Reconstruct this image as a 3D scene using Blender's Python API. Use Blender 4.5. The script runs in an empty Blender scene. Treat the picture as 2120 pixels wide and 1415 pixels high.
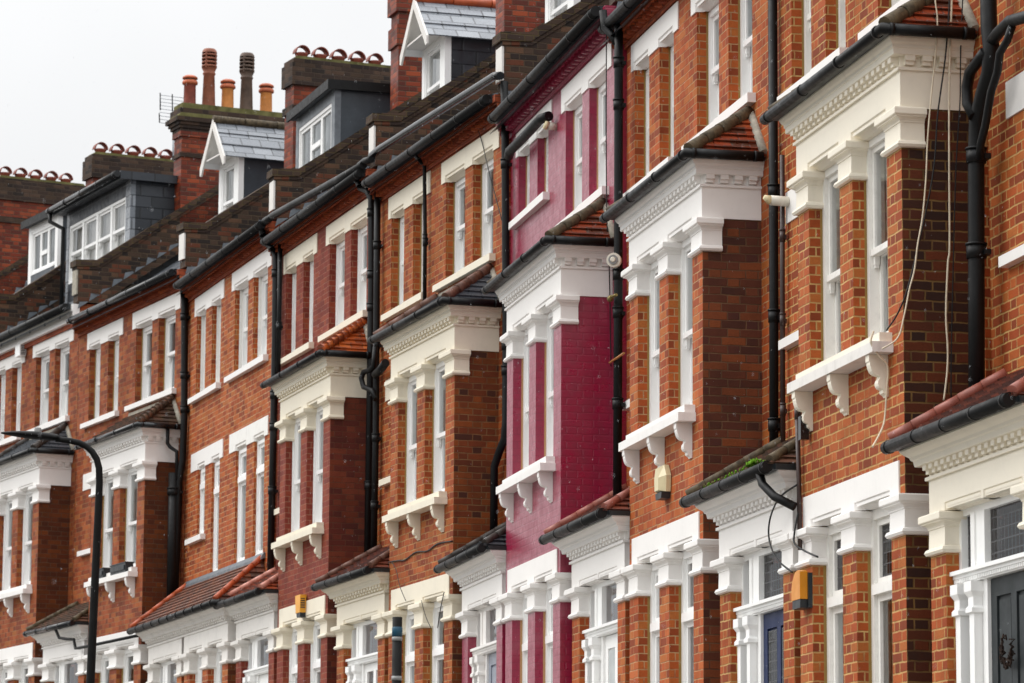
import bpy, bmesh, math, random
from mathutils import Vector, Matrix
R = math.radians
random.seed(7)
scene = bpy.context.scene
col = scene.collection
CAMZ = 1.6
ZB = 6.2            # local z of the cornice line above each house's ground line

# ------------------------------------------------------------------ materials
def lin(h):
    h = h.lstrip('#'); o = []
    for i in (0, 2, 4):
        c = int(h[i:i+2], 16)/255
        o.append(c/12.92 if c <= .04045 else ((c+.055)/1.055)**2.4)
    return (*o, 1)

class NT:
    def __init__(s, name):
        s.m = bpy.data.materials.new(name); s.m.use_nodes = True
        s.t = s.m.node_tree; s.t.nodes.clear()
        s.out = s.n('ShaderNodeOutputMaterial')
    def n(s, typ, **kw):
        nd = s.t.nodes.new(typ)
        for k, v in kw.items(): setattr(nd, k, v)
        return nd
    def l(s, a, b): s.t.links.new(a, b)
    def v(s, sock, val):
        if hasattr(val, 'links') or isinstance(val, bpy.types.NodeSocket): s.l(val, sock)
        else: sock.default_value = val
    def math(s, op, a, b=None, c=None, clamp=False):
        nd = s.n('ShaderNodeMath', operation=op); nd.use_clamp = clamp
        s.v(nd.inputs[0], a)
        if b is not None: s.v(nd.inputs[1], b)
        if c is not None: s.v(nd.inputs[2], c)
        return nd.outputs[0]
    def mix(s, f, a, b, mode='MIX'):
        nd = s.n('ShaderNodeMix', data_type='RGBA', blend_type=mode)
        s.v(nd.inputs['Factor'], f); s.v(nd.inputs['A'], a); s.v(nd.inputs['B'], b)
        return nd.outputs['Result']
    def noise(s, vec, scale, detail=4, rough=.55):
        nd = s.n('ShaderNodeTexNoise'); s.l(vec, nd.inputs['Vector'])
        nd.inputs['Scale'].default_value = scale; nd.inputs['Detail'].default_value = detail
        nd.inputs['Roughness'].default_value = rough
        return nd.outputs['Fac']
    def ramp(s, f, stops, interp='LINEAR'):
        nd = s.n('ShaderNodeValToRGB'); cr = nd.color_ramp; cr.interpolation = interp
        while len(cr.elements) < len(stops): cr.elements.new(.5)
        for e, (p, c) in zip(cr.elements, stops): e.position = p; e.color = c
        s.v(nd.inputs[0], f); return nd.outputs[0]
    def mapr(s, f, a, b, c=0., d=1.):
        nd = s.n('ShaderNodeMapRange'); nd.clamp = True
        s.v(nd.inputs[0], f)
        for i, x in enumerate((a, b, c, d)): s.v(nd.inputs[i+1], x)
        return nd.outputs[0]
    def obj(s): return s.n('ShaderNodeTexCoord').outputs['Object']
    def uv(s): return s.n('ShaderNodeTexCoord').outputs['UV']
    def bsdf(s, color, rough=.5, spec=.5, normal=None, metal=0.):
        b = s.n('ShaderNodeBsdfPrincipled')
        s.v(b.inputs['Base Color'], color); s.v(b.inputs['Roughness'], rough)
        s.v(b.inputs['Specular IOR Level'], spec); s.v(b.inputs['Metallic'], metal)
        if normal is not None: s.l(normal, b.inputs['Normal'])
        s.l(b.outputs[0], s.out.inputs[0]); return b
    def bump(s, h, strength=.4, dist=.01):
        nd = s.n('ShaderNodeBump'); nd.inputs['Strength'].default_value = strength
        nd.inputs['Distance'].default_value = dist; s.l(h, nd.inputs['Height'])
        return nd.outputs[0]

def scl(c, k): return (c[0]*k, c[1]*k, c[2]*k, 1)

def brick_mat(name, cols, mortar, seed=0., rough=.72, spec=.22, soot=.35, mortar_w=.011, painted=None, lime=.0):
    """Flemish bond: stretcher, header, stretcher, each brick its own tone."""
    m = NT(name)
    sp = m.n('ShaderNodeSeparateXYZ'); uv = m.uv(); 
    wob = m.n('ShaderNodeTexNoise'); m.l(uv, wob.inputs['Vector']); wob.inputs['Scale'].default_value = 9; wob.inputs['Detail'].default_value = 3
    vm = m.n('ShaderNodeVectorMath', operation='SUBTRACT'); m.l(wob.outputs['Color'], vm.inputs[0]); vm.inputs[1].default_value = (.5, .5, .5)
    vs = m.n('ShaderNodeVectorMath', operation='SCALE'); m.l(vm.outputs[0], vs.inputs[0]); vs.inputs['Scale'].default_value = .018
    va = m.n('ShaderNodeVectorMath', operation='ADD'); m.l(uv, va.inputs[0]); m.l(vs.outputs[0], va.inputs[1])
    m.l(va.outputs[0], sp.inputs[0])
    u, v = sp.outputs[0], sp.outputs[1]
    H, Pp, S = .0765, .345, .23
    row = m.math('FLOOR', m.math('DIVIDE', v, H))
    par = m.math('MODULO', m.math('ABSOLUTE', row), 2.)
    uu = m.math('ADD', u, m.math('MULTIPLY', par, Pp/2))
    uu = m.math('ADD', uu, 200*Pp)
    cell = m.math('FLOOR', m.math('DIVIDE', uu, Pp))
    mm = m.math('SUBTRACT', uu, m.math('MULTIPLY', cell, Pp))
    isH = m.math('GREATER_THAN', mm, S)
    loc = m.math('SUBTRACT', mm, m.math('MULTIPLY', isH, S))
    wid = m.math('SUBTRACT', S, m.math('MULTIPLY', isH, S-(Pp-S)))
    du = m.math('MINIMUM', loc, m.math('SUBTRACT', wid, loc))
    vf = m.math('SUBTRACT', v, m.math('MULTIPLY', row, H))
    dv = m.math('MINIMUM', vf, m.math('SUBTRACT', H, vf))
    d = m.math('MINIMUM', du, dv)
    brick = m.mapr(d, mortar_w*.38, mortar_w*.75)
    idv = m.n('ShaderNodeCombineXYZ')
    m.l(m.math('ADD', m.math('MULTIPLY', cell, 2.), isH), idv.inputs[0]); m.l(row, idv.inputs[1]); idv.inputs[2].default_value = seed
    wn = m.n('ShaderNodeTexWhiteNoise', noise_dimensions='3D'); m.l(idv.outputs[0], wn.inputs['Vector'])
    n = len(cols)
    c = m.ramp(wn.outputs['Value'], [((i+.0)/n, cols[i]) for i in range(n)], 'CONSTANT')
    big = m.noise(uv, 1.1, 5, .6); fine = m.noise(uv, 55, 3, .6)
    mid = m.noise(uv, 6, 4, .6)
    c = m.mix(m.mapr(fine, .3, .75, 0, .35), c, scl(cols[0], .55))
    c = m.mix(m.mapr(mid, .48, .75, 0, .5*soot+.1), c, scl(cols[-1], .6))
    mo = m.mix(m.mapr(mid, .4, .7), mortar, scl(mortar, .62))
    cc = m.mix(brick, mo, c)
    cc = m.mix(m.mapr(m.noise(uv, 3.1, 4, .6), .42, .66, 0, .6), cc, m.mix(.5, c, scl(mortar, .55)) if False else m.mix(m.math('SUBTRACT', 1., brick), c, scl(cols[1], .8)))
    cc = m.mix(m.mapr(big, .45, .72, 0, soot), cc, (.018, .014, .012, 1))
    if lime: cc = m.mix(m.mapr(m.noise(uv, 2.3, 6, .7), .62, .78, 0, lime), cc, (.36, .26, .17, 1))
    rg = rough
    if painted:
        tone = m.mix(m.mapr(mid, .35, .7), painted, scl(painted, .72))
        cc = m.mix(m.mapr(d, .001, .006), scl(painted, .72), tone)
        rg = m.mapr(mid, .3, .75, rough-.1, rough+.16)
        h = m.math('ADD', m.math('MULTIPLY', m.mapr(d, .0, .012), .55), m.math('MULTIPLY', mid, .5))
        nb = m.bump(h, .5, .006)
    else:
        rg = m.mapr(big, .3, .7, rough-.12, rough+.15)
        h = m.math('ADD', brick, m.math('MULTIPLY', fine, .35))
        nb = m.bump(h, .55, .008)
    b_ = m.bsdf(cc, rg, spec, nb)
    if painted: b_.inputs['Coat Weight'].default_value = .25; b_.inputs['Coat Roughness'].default_value = .16
    return m.m

def paint_mat(name, c, rough=.45, dirt=.25, scale=1.6, spec=.4, streak=True):
    m = NT(name); o = m.obj()
    a = m.noise(o, scale*3, 6, .65)
    mp = m.n('ShaderNodeMapping'); m.l(o, mp.inputs[0]); mp.inputs['Scale'].default_value = (6, 6, .8)
    b = m.noise(mp.outputs[0], 1., 4, .6)
    cc = m.mix(m.mapr(a, .5, .8, 0, dirt), c, scl(c, .5))
    if streak: cc = m.mix(m.math('MULTIPLY', m.mapr(b, .58, .85, 0, dirt*1.3), m.mapr(a, .4, .6)), cc, (.13, .11, .085, 1))
    f = m.noise(o, 70, 2, .5)
    m.bsdf(cc, rough, spec, m.bump(m.math('ADD', m.math('MULTIPLY', a, .6), m.math('MULTIPLY', f, .5)), .12, .004))
    return m.m

def plain(name, c, rough=.5, spec=.5, var=.25, scale=8, metal=0., bump=.08):
    m = NT(name); o = m.obj(); a = m.noise(o, scale, 5, .6)
    m.bsdf(m.mix(m.mapr(a, .35, .75), scl(c, 1+var*.4), scl(c, 1-var)), m.mapr(a, .3, .7, max(.02, rough-.06), rough+.1), spec, m.bump(a, bump, .004), metal)
    return m.m

def tile_mat(name, cols, moss=None, rough=.4, tw=.165, seed=0., row=.1):
    """Roof tiles or slates: each tile its own tone, patches of moss or lichen."""
    m = NT(name); uv = m.uv(); sp = m.n('ShaderNodeSeparateXYZ'); m.l(uv, sp.inputs[0])
    r = m.math('FLOOR', m.math('DIVIDE', sp.outputs[1], row)); par = m.math('MODULO', m.math('ABSOLUTE', r), 2.)
    x = m.math('ADD', m.math('DIVIDE', sp.outputs[0], tw), m.math('MULTIPLY', par, .5))
    ce = m.math('FLOOR', x); fr = m.math('SUBTRACT', x, ce); fy = m.math('SUBTRACT', m.math('DIVIDE', sp.outputs[1], row), r)
    iv = m.n('ShaderNodeCombineXYZ'); m.l(ce, iv.inputs[0]); m.l(r, iv.inputs[1]); iv.inputs[2].default_value = seed
    wn = m.n('ShaderNodeTexWhiteNoise', noise_dimensions='3D'); m.l(iv.outputs[0], wn.inputs['Vector'])
    c = m.ramp(wn.outputs['Value'], [(i/len(cols), k) for i, k in enumerate(cols)], 'CONSTANT')
    gap = m.math('MULTIPLY', m.mapr(m.math('MINIMUM', fr, m.math('SUBTRACT', 1., fr)), .0, .05), m.mapr(fy, .0, .1))
    c = m.mix(gap, scl(cols[0], .2), c)
    a = m.noise(uv, 9, 6, .65)
    if moss: c = m.mix(m.mapr(a, .5, .66, 0, .8), c, moss)
    m.bsdf(c, m.mapr(a, .3, .7, rough-.12, rough+.2), .5, m.bump(m.math('ADD', gap, m.math('MULTIPLY', a, .6)), .5, .01))
    return m.m

def glass_mat(name, tint=(1, 1, 1, 1), leaded=False, refl=1.15):
    m = NT(name)
    fr = m.n('ShaderNodeFresnel'); fr.inputs['IOR'].default_value = 1.62
    g = m.n('ShaderNodeBsdfGlossy'); g.inputs['Roughness'].default_value = .03; g.inputs['Color'].default_value = (.9, .93, .95, 1)
    t = m.n('ShaderNodeBsdfTransparent'); t.inputs['Color'].default_value = tint
    nz = m.noise(m.obj(), 3.5, 2, .5); bp = m.bump(nz, .06, .01)
    m.l(bp, g.inputs['Normal']); m.l(bp, fr.inputs['Normal'])
    ms = m.n('ShaderNodeMixShader'); m.l(m.math('MULTIPLY', fr.outputs[0], refl, clamp=True), ms.inputs[0]); m.l(t.outputs[0], ms.inputs[1]); m.l(g.outputs[0], ms.inputs[2])
    last = ms.outputs[0]
    if leaded:
        uv = m.uv(); sp = m.n('ShaderNodeSeparateXYZ'); m.l(uv, sp.inputs[0])
        ds = []
        for i, s_ in ((0, .075), (1, .085)):
            q = m.math('DIVIDE', sp.outputs[i], s_); f = m.math('FRACT', q)
            ds.append(m.math('MULTIPLY', m.math('MINIMUM', f, m.math('SUBTRACT', 1., f)), s_))
        k = m.math('LESS_THAN', m.math('MINIMUM', ds[0], ds[1]), .0045)
        b = m.n('ShaderNodeBsdfPrincipled'); b.inputs['Base Color'].default_value = (.07, .07, .075, 1); b.inputs['Roughness'].default_value = .5
        m2 = m.n('ShaderNodeMixShader'); m.l(k, m2.inputs[0]); m.l(last, m2.inputs[1]); m.l(b.outputs[0], m2.inputs[2]); last = m2.outputs[0]
    m.l(last, m.out.inputs[0]); return m.m

L = lin
ORANGE = [L('b05425'), L('a34b21'), L('b8602c'), L('9a451f'), L('ad5928'), L('8f401f'), L('b26630'), L('823a1e')]
REDS = [L('87382a'), L('8d3e2a'), L('7e3326'), L('93452c'), L('763024'), L('843828')]
DARKS = [L('4c2719'), L('3a231b'), L('5c2e1b'), L('33211c'), L('643019'), L('42261b'), L('52291b'), L('6b341c')]
BROWNS = [L('6b3a28'), L('5c3326'), L('77422c'), L('4c2d24'), L('824628'), L('633626'), L('54302a'), L('8a4a28')]
MIDS = [L('824222'), L('733a20'), L('8d4a22'), L('6a3620'), L('944d22'), L('7a3c20'), L('82451f'), L('4a2c22')]
CHIM = [L('8c3c24'), L('7b3320'), L('98472a'), L('6d2d1f'), L('5a2a20'), L('a04a2a')]
SOOT = [L('3f3028'), L('4b3a2d'), L('362a25'), L('544033'), L('2e2622')]
M = {}
M['brickA'] = brick_mat('orange brick', ORANGE, L('cba468'), 1, soot=.28, mortar_w=.0115)
M['brickB'] = brick_mat('orange brick with grey joints', [scl(c, 1.08) for c in ORANGE], L('bd946a'), 2, soot=.26, mortar_w=.0095)
M['brickD'] = brick_mat('orange brown brick', [scl(c, .92) for c in ORANGE], L('b58a5a'), 3, soot=.34)
M['brickE'] = brick_mat('dark red brick', REDS, L('a0705a'), 4, soot=.3, mortar_w=.008)
M['brickF'] = brick_mat('orange brick with lime bloom', ORANGE, L('c49c72'), 5, soot=.16, lime=.3)
M['brickG'] = brick_mat('weathered orange brick', [L('a04f28'), L('954622'), L('a85a2e'), L('8a3f20'), L('9c5230'), L('7e3a22'), L('a4602f'), L('743822')], L('9a7450'), 6, soot=.4, mortar_w=.008)
M['brickP'] = brick_mat('crimson painted brick', REDS, L('7d1030'), 7, rough=.33, spec=.75, painted=L('9a123e'))
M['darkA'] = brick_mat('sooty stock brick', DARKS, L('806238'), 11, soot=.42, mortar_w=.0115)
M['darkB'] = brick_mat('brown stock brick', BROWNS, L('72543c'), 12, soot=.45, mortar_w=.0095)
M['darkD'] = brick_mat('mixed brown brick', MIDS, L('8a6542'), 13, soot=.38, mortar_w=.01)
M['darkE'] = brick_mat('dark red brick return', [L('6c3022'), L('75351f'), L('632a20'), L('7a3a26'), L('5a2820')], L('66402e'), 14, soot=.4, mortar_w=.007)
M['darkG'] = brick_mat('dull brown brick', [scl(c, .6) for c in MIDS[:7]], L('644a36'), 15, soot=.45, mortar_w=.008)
M['corbel'] = brick_mat('red rubbed brick', [L('a85030'), L('9c4428'), L('b25a32'), L('8c402a'), L('a05034')], L('6b4430'), 16, soot=.5, mortar_w=.007)
M['chim'] = brick_mat('chimney brick', CHIM, L('5e4a3a'), 17, soot=.4, rough=.5)
M['soot'] = brick_mat('sooty chimney brick', SOOT, L('4c4036'), 18, soot=.4, lime=.12)
M['parapet'] = brick_mat('dark parapet brick', [scl(c, .9) for c in SOOT]+[L('6a3a26'), L('5c3a2a'), L('6a4c38')], L('554636'), 19, soot=.45)
M['coping'] = brick_mat('coping brick on edge', SOOT, L('57492c'), 20, soot=.35, lime=.2)
M['white'] = paint_mat('white masonry paint', L('f1eeea'), .42, .12)
M['whiteB'] = paint_mat('worn white masonry paint', L('e6e2dc'), .5, .34)
M['cream'] = paint_mat('cream masonry paint', L('f0e8d6'), .45, .16)
M['creamE'] = paint_mat('ivory masonry paint', L('ebe2cd'), .45, .18)
M['frame'] = paint_mat('white gloss paint', L('f8f8f6'), .3, .06, spec=.5)
M['framew'] = paint_mat('flaking white paint', L('f0eee8'), .42, .3, 4)
M['ochre'] = paint_mat('ochre render', L('94783e'), .7, .4, 3)
M['beige'] = paint_mat('beige render', L('b98f63'), .7, .3, 3)
M['pvc'] = plain('black gloss plastic', L('0c0d0e'), .45, .35, .35, 5, bump=.15)
M['iron'] = plain('black painted iron', L('0b0c0d'), .5, .3, .5, 14, bump=.35)
M['pvcgrey'] = plain('wet black plastic pipe', L('15171a'), .2, .5, .3, 6)
M['brownpipe'] = plain('brown painted pipe', L('3a2823'), .4, .5, .4, 12)
M['lead'] = plain('grey lead', L('6c7278'), .4, .5, .4, 6)
M['leaddark'] = plain('dark lead cladding', L('3b434a'), .4, .5, .3, 4)
M['mortarfillet'] = plain('cement fillet', L('a8a294'), .8, .3, .4, 15, bump=.4)
M['slate'] = tile_mat('grey roof slate', [L('50565c'), L('484d53'), L('5a6066'), L('43484e'), L('565b60')], None, .3, .3, 1, .21)
M['slatelight'] = tile_mat('pale wet slate', [L('84898f'), L('7b8087'), L('8d9298'), L('757a80')], None, .25, .34, 2, .2)
M['slatedark'] = tile_mat('black slate hanging', [L('2c3036'), L('31353b'), L('272b30'), L('383c42')], None, .4, .42, 3, .2)
M['tilered'] = tile_mat('wet red clay tile', [L('8e3c20'), L('7a321a'), L('9c4624'), L('602a16'), L('a8522c'), L('512818')], L('4a3a2a'), .32, .165, 4)
M['tileorange'] = tile_mat('orange clay tile', [L('b4541f'), L('a0481b'), L('c0622a'), L('823818')], L('5a3a26'), .38, .165, 5)
M['tilemoss'] = tile_mat('mossy brown tile', [L('5a3a28'), L('4b3324'), L('6a4430'), L('3d2c22')], L('5d5335'), .6, .165, 6)
M['tileterra'] = tile_mat('weathered terracotta tile', [L('6c3a26'), L('5c3020'), L('784228'), L('4c2a1e'), L('824a2c')], L('4f4632'), .5, .165, 8)
M['tilebrown'] = tile_mat('brown clay tile', [L('6b3322'), L('5a2b1e'), L('7a3d28'), L('48241a')], None, .45, .165, 7)
M['rollmoss'] = plain('lichened ridge tile', L('584c38'), .65, .35, .75, 16, bump=.9)
M['rollbrown'] = plain('brown ridge tile', L('664436'), .55, .4, .6, 14, bump=.6)
M['rollpink'] = plain('pink clay ridge tile', L('9a5a4c'), .45, .5, .3, 8, bump=.2)
M['rollsalmon'] = plain('pale salmon ridge tile', L('c98876'), .45, .5, .3, 12, bump=.3)
M['rollorange'] = plain('orange ridge tile', L('b5542c'), .4, .5, .3, 8, bump=.2)
M['rolldark'] = plain('dark ridge tile', L('3a332e'), .55, .4, .4, 8, bump=.3)
M['potred'] = plain('red terracotta', L('7e3a2a'), .5, .4, .45, 9, bump=.2)
M['potbuff'] = plain('buff terracotta', L('c8803f'), .5, .4, .3, 7, bump=.2)
M['potbrown'] = plain('brown terracotta', L('8a5038'), .55, .4, .45, 8, bump=.2)
M['potgrey'] = plain('sooted terracotta', L('5a483c'), .6, .4, .45, 8, bump=.2)
M['potorange'] = plain('orange terracotta', L('b8603c'), .45, .4, .3, 8, bump=.2)
M['flaunch'] = plain('mossy cement', L('6a6640'), .9, .2, .6, 5, bump=.6)
M['moss'] = plain('bright green moss', L('5d8a1c'), .9, .2, .5, 30, bump=.8)
M['lichen'] = plain('yellow lichen', L('b39a20'), .9, .2, .4, 20, bump=.6)
M['glass'] = glass_mat('window glass')
M['leaded'] = glass_mat('leaded glass', (.35, .33, .34, 1), True, .55)
M['net'] = plain('net curtain', L('eceae6'), .9, .1, .2, 3)
M['curtain'] = plain('beige curtain', L('d3c4a8'), .9, .1, .3, 3)
M['blind'] = plain('grey blind', L('c4c8c8'), .9, .1, .2, 3)
M['room'] = plain('dim room', L('2a2928'), .95, .1, .3, 1)
M['doornavy'] = plain('navy gloss paint', L('16264f'), .5, .3, .15, 6)
M['doorgrey'] = plain('charcoal gloss paint', L('2b3032'), .5, .3, .15, 6)
M['doorpale'] = plain('pale grey gloss paint', L('8d93a0'), .3, .5, .15, 6)
M['wreath'] = plain('dry brown twigs', L('2e211a'), .8, .2, .5, 20)
M['amber'] = plain('amber plastic', L('d98a12'), .3, .5, .12, 6)
M['yellow'] = plain('yellow plastic', L('eaa52a'), .35, .5, .1, 6)
M['creamplastic'] = plain('cream plastic', L('dccfa6'), .4, .5, .12, 6)
M['darkplastic'] = plain('dark plastic', L('1d2428'), .4, .5, .2, 6)
M['whiteplastic'] = plain('white plastic', L('d9d3c4'), .4, .5, .2, 6)
M['cablewhite'] = plain('white cable', L('d8cbb2'), .5, .4, .2, 20)
M['cableblack'] = plain('black cable', L('121214'), .5, .4, .2, 20)
M['copper'] = plain('copper pipe', L('b0733c'), .4, .5, .3, 20)
M['brass'] = plain('tarnished brass', L('8a7c4a'), .4, .5, .4, 20, .6)
M['lampblack'] = plain('black lamp paint', L('0b0a09'), .6, .2, .3, 10)
M['bluefoil'] = plain('blue sleeve', L('23566e'), .4, .5, .4, 20)
M['greyfoil'] = plain('pale grey sleeve', L('8a8a88'), .4, .5, .3, 20)
M['alu'] = plain('aluminium rod', L('8d9196'), .35, .5, .2, 20, .8)
M['asphalt'] = plain('asphalt', L('3a3a3c'), .7, .4, .3, 30, bump=.4)
M['paving'] = plain('concrete paving', L('8a8780'), .7, .4, .25, 6)
M['soil'] = plain('earth', L('4a4338'), .9, .2, .4, 2)
m_ = NT('rain drop'); m_.bsdf((.8, .82, .85, 1), .1, .8); M['rain'] = m_.m

# ------------------------------------------------------------------ mesh builder
class MB:
    def __init__(s): s.v = []; s.f = []; s.m = []; s.sm = []; s.mats = []
    def mi(s, mat):
        if mat not in s.mats: s.mats.append(mat)
        return s.mats.index(mat)
    def face(s, pts, mat, smooth=False):
        i = len(s.v); s.v += [tuple(p) for p in pts]; s.f.append(list(range(i, i+len(pts)))); s.m.append(s.mi(mat)); s.sm.append(smooth)
    def box(s, x0, x1, y0, y1, z0, z1, mat, skip=''):
        a, b, c, d = (x0, y0), (x1, y0), (x1, y1), (x0, y1)
        if 'f' not in skip: s.face([(x0, y0, z0), (x1, y0, z0), (x1, y0, z1), (x0, y0, z1)], mat)
        if 'b' not in skip: s.face([(x1, y1, z0), (x0, y1, z0), (x0, y1, z1), (x1, y1, z1)], mat)
        if 'r' not in skip: s.face([(x1, y0, z0), (x1, y1, z0), (x1, y1, z1), (x1, y0, z1)], mat)
        if 'l' not in skip: s.face([(x0, y1, z0), (x0, y0, z0), (x0, y0, z1), (x0, y1, z1)], mat)
        if 't' not in skip: s.face([(x0, y0, z1), (x1, y0, z1), (x1, y1, z1), (x0, y1, z1)], mat)
        if 'd' not in skip: s.face([(x0, y1, z0), (x1, y1, z0), (x1, y0, z0), (x0, y0, z0)], mat)
    def ring(s, x0, x1, y0, yb, prof, mat, left=True, caps=True, right=True):
        """profile [(p, z)] carried round left return, front and right return with mitred corners"""
        st = []
        for p, z in prof:
            q = []
            if left: q += [(x0-p, yb, z)]
            q += [(x0-p if left else x0, y0-p, z), (x1+p if right else x1, y0-p, z)]
            if right: q += [(x1+p, yb, z)]
            st.append(q)
        for a, b in zip(st, st[1:]):
            for i in range(len(a)-1): s.face([a[i], a[i+1], b[i+1], b[i]], mat)
        if caps:
            for e in ((0,) if left else ()) + ((-1,) if right else ()): pass
            if not left: s.face([q[0] for q in st][::-1], mat)
            if not right: s.face([q[-1] for q in st], mat)
            t = st[-1]; b = st[0]
            if left and right:
                s.face(t, mat); s.face(b[::-1], mat)
    def tube(s, pts, r, mat, n=10, cap=True, arc=None):
        pts = [Vector(p) for p in pts]; rings = []
        up = None
        for i, p in enumerate(pts):
            d = ((pts[min(i+1, len(pts)-1)]-p).normalized() + (p-pts[max(i-1, 0)]).normalized())
            if d.length < 1e-6: d = pts[min(i+1, len(pts)-1)]-pts[max(i-1, 0)]
            d.normalize()
            if up is None:
                up = Vector((0, 0, 1)) if abs(d.z) < .9 else Vector((0, 1, 0))
            sd = d.cross(up).normalized(); up = sd.cross(d).normalized()
            rr = r[i] if isinstance(r, (list, tuple)) else r
            a0, a1 = arc or (0, 2*math.pi)
            k = n if arc is None else n+1
            rings.append([p + sd*math.cos(a0+(a1-a0)*j/n)*rr + up*math.sin(a0+(a1-a0)*j/n)*rr for j in range(k)])
        for a, b in zip(rings, rings[1:]):
            m = len(a)
            for j in range(m if arc is None else m-1):
                s.face([a[j], a[(j+1) % m], b[(j+1) % m], b[j]], mat, True)
        if cap: s.face(rings[0][::-1], mat); s.face(rings[-1], mat)
    def lathe(s, prof, x, y, mat, n=16):
        for (r0, z0), (r1, z1) in zip(prof, prof[1:]):
            for j in range(n):
                a, b = 2*math.pi*j/n, 2*math.pi*(j+1)/n
                q = [(x+r0*math.cos(a), y+r0*math.sin(a), z0), (x+r0*math.cos(b), y+r0*math.sin(b), z0), (x+r1*math.cos(b), y+r1*math.sin(b), z1), (x+r1*math.cos(a), y+r1*math.sin(a), z1)]
                s.face(q, mat, abs(r1-r0) < abs(z1-z0)*1.2)
    def prism_x(s, poly, x0, x1, mat):
        """poly [(y, z)] extruded along x"""
        n = len(poly)
        for i in range(n):
            a, b = poly[i], poly[(i+1) % n]
            s.face([(x0, *a), (x1, *a), (x1, *b), (x0, *b)], mat)
        s.face([(x1, *p) for p in poly], mat); s.face([(x0, *p) for p in poly][::-1], mat)
    def mesh(s, name, dz=ZB):
        me = bpy.data.meshes.new(name)
        key = {}; vs = []; fs = []
        for f in s.f:
            g = []
            for i in f:
                p = s.v[i]; k = (round(p[0], 4), round(p[1], 4), round(p[2], 4))
                if k not in key: key[k] = len(vs); vs.append((p[0], p[1], p[2]+dz))
                g.append(key[k])
            fs.append(g)
        keep = [i for i, g in enumerate(fs) if len(set(g)) == len(g)]
        me.from_pydata(vs, [], [fs[i] for i in keep])
        for mt in s.mats: me.materials.append(M[mt])
        uvl = me.uv_layers.new(name='UVMap')
        for po, i in zip(me.polygons, keep):
            po.material_index = s.m[i]; po.use_smooth = s.sm[i]
            n = po.normal
            if abs(n.z) > .97: ud, vd = Vector((1, 0, 0)), Vector((0, 1, 0))
            else:
                ud = Vector((0, 0, 1)).cross(n).normalized(); vd = n.cross(ud)
            for li in po.loop_indices:
                c = me.vertices[me.loops[li].vertex_index].co
                uvl.data[li].uv = (c.dot(ud), c.dot(vd)-ZB*vd.z)
        return me

def link(name, me, parent=None, label=None, cat=None, group=None, kind=None):
    o = bpy.data.objects.new(name, me); col.objects.link(o)
    if parent: o.parent = parent
    for k, v in (('label', label), ('category', cat), ('group', group), ('kind', kind)):
        if v: o[k] = v
    return o
def part(name, mb, parent, **kw): return link(name, mb.mesh(name), parent, **kw)

# ------------------------------------------------------------------ pieces of a house (local: x right, y inwards, z up, z=0 at the bay cornice)
DW = .55                      # main wall set back behind the bay front
SKY = -6.2
def wall_holes(mb, x0, x1, z0, z1, y, ops, mat, reveal=.09, edge='ochre', edge_d=.035):
    xs = sorted({x0, x1, *[o[0] for o in ops], *[o[1] for o in ops]}); zs = sorted({z0, z1, *[o[2] for o in ops], *[o[3] for o in ops]})
    xs = [x for x in xs if x0 <= x <= x1]; zs = [z for z in zs if z0 <= z <= z1]
    for a, b in zip(xs, xs[1:]):
        for c, d in zip(zs, zs[1:]):
            mx, mz = (a+b)/2, (c+d)/2
            if any(o[0] < mx < o[1] and o[2] < mz < o[3] for o in ops): continue
            mb.face([(a, y, c), (b, y, c), (b, y, d), (a, y, d)], mat)
    for a, b, c, d in ops:
        y1 = y+reveal; y2 = y1+edge_d
        for p, q, mt in ((y, y1, mat), (y1, y2, edge)):
            mb.face([(a, p, c), (a, q, c), (a, q, d), (a, p, d)], mt)
            mb.face([(b, q, c), (b, p, c), (b, p, d), (b, q, d)], mt)
            mb.face([(a, p, d), (a, q, d), (b, q, d), (b, p, d)], mt)
            mb.face([(a, q, c), (a, p, c), (b, p, c), (b, q, c)], mt)

def lintel(mb, x0, x1, zb, zt, y, ops, mat, ch=.085, proud=.014, inset=.045):
    """painted band whose lower edge is stop-chamfered over each opening"""
    yf = y-proud
    xs = [x0]
    for a, b in ops: xs += [a+inset-.05, b-inset+.05]
    xs.append(x1)
    for i in range(0, len(xs)-1, 2):                                   # over the piers
        mb.box(xs[i], xs[i+1], yf, y+.002, zb, zt, mat, 'b')
    for a, b in ops:
        a, b = a+inset-.05, b-inset+.05
        mb.face([(a, yf, zb+ch), (b, yf, zb+ch), (b, yf, zt), (a, yf, zt)], mat)
        mb.face([(a, yf, zt), (b, yf, zt), (b, y+.002, zt), (a, y+.002, zt)], mat)
        yi = y+.075
        c0, c1 = a+.05, b-.05
        mb.face([(c0, yi, zb), (c1, yi, zb), (b, yf, zb+ch), (a, yf, zb+ch)], mat)
        mb.face([(a, yf, zb+ch), (a, yf, zb), (c0, yi, zb)], mat); mb.face([(b, yf, zb), (b, yf, zb+ch), (c1, yi, zb)], mat)
        zl = zb+ch*.62; yl = yf+(yi-yf)*.38-.012                            # small moulded fillet along the chamfer
        mb.box(a+.03, b-.03, yl-.012, yl+.03, zl-.012, zl+.012, mat)
        mb.face([(c0, yi, zb), (c0, y+.13, zb), (c1, y+.13, zb), (c1, yi, zb)], mat)
        mb.face([(a, yf, zb), (a, y+.06, zb), (c0, yi, zb)], mat); mb.face([(b, yf, zb), (c1, yi, zb), (b, y+.06, zb)], mat)

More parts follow.
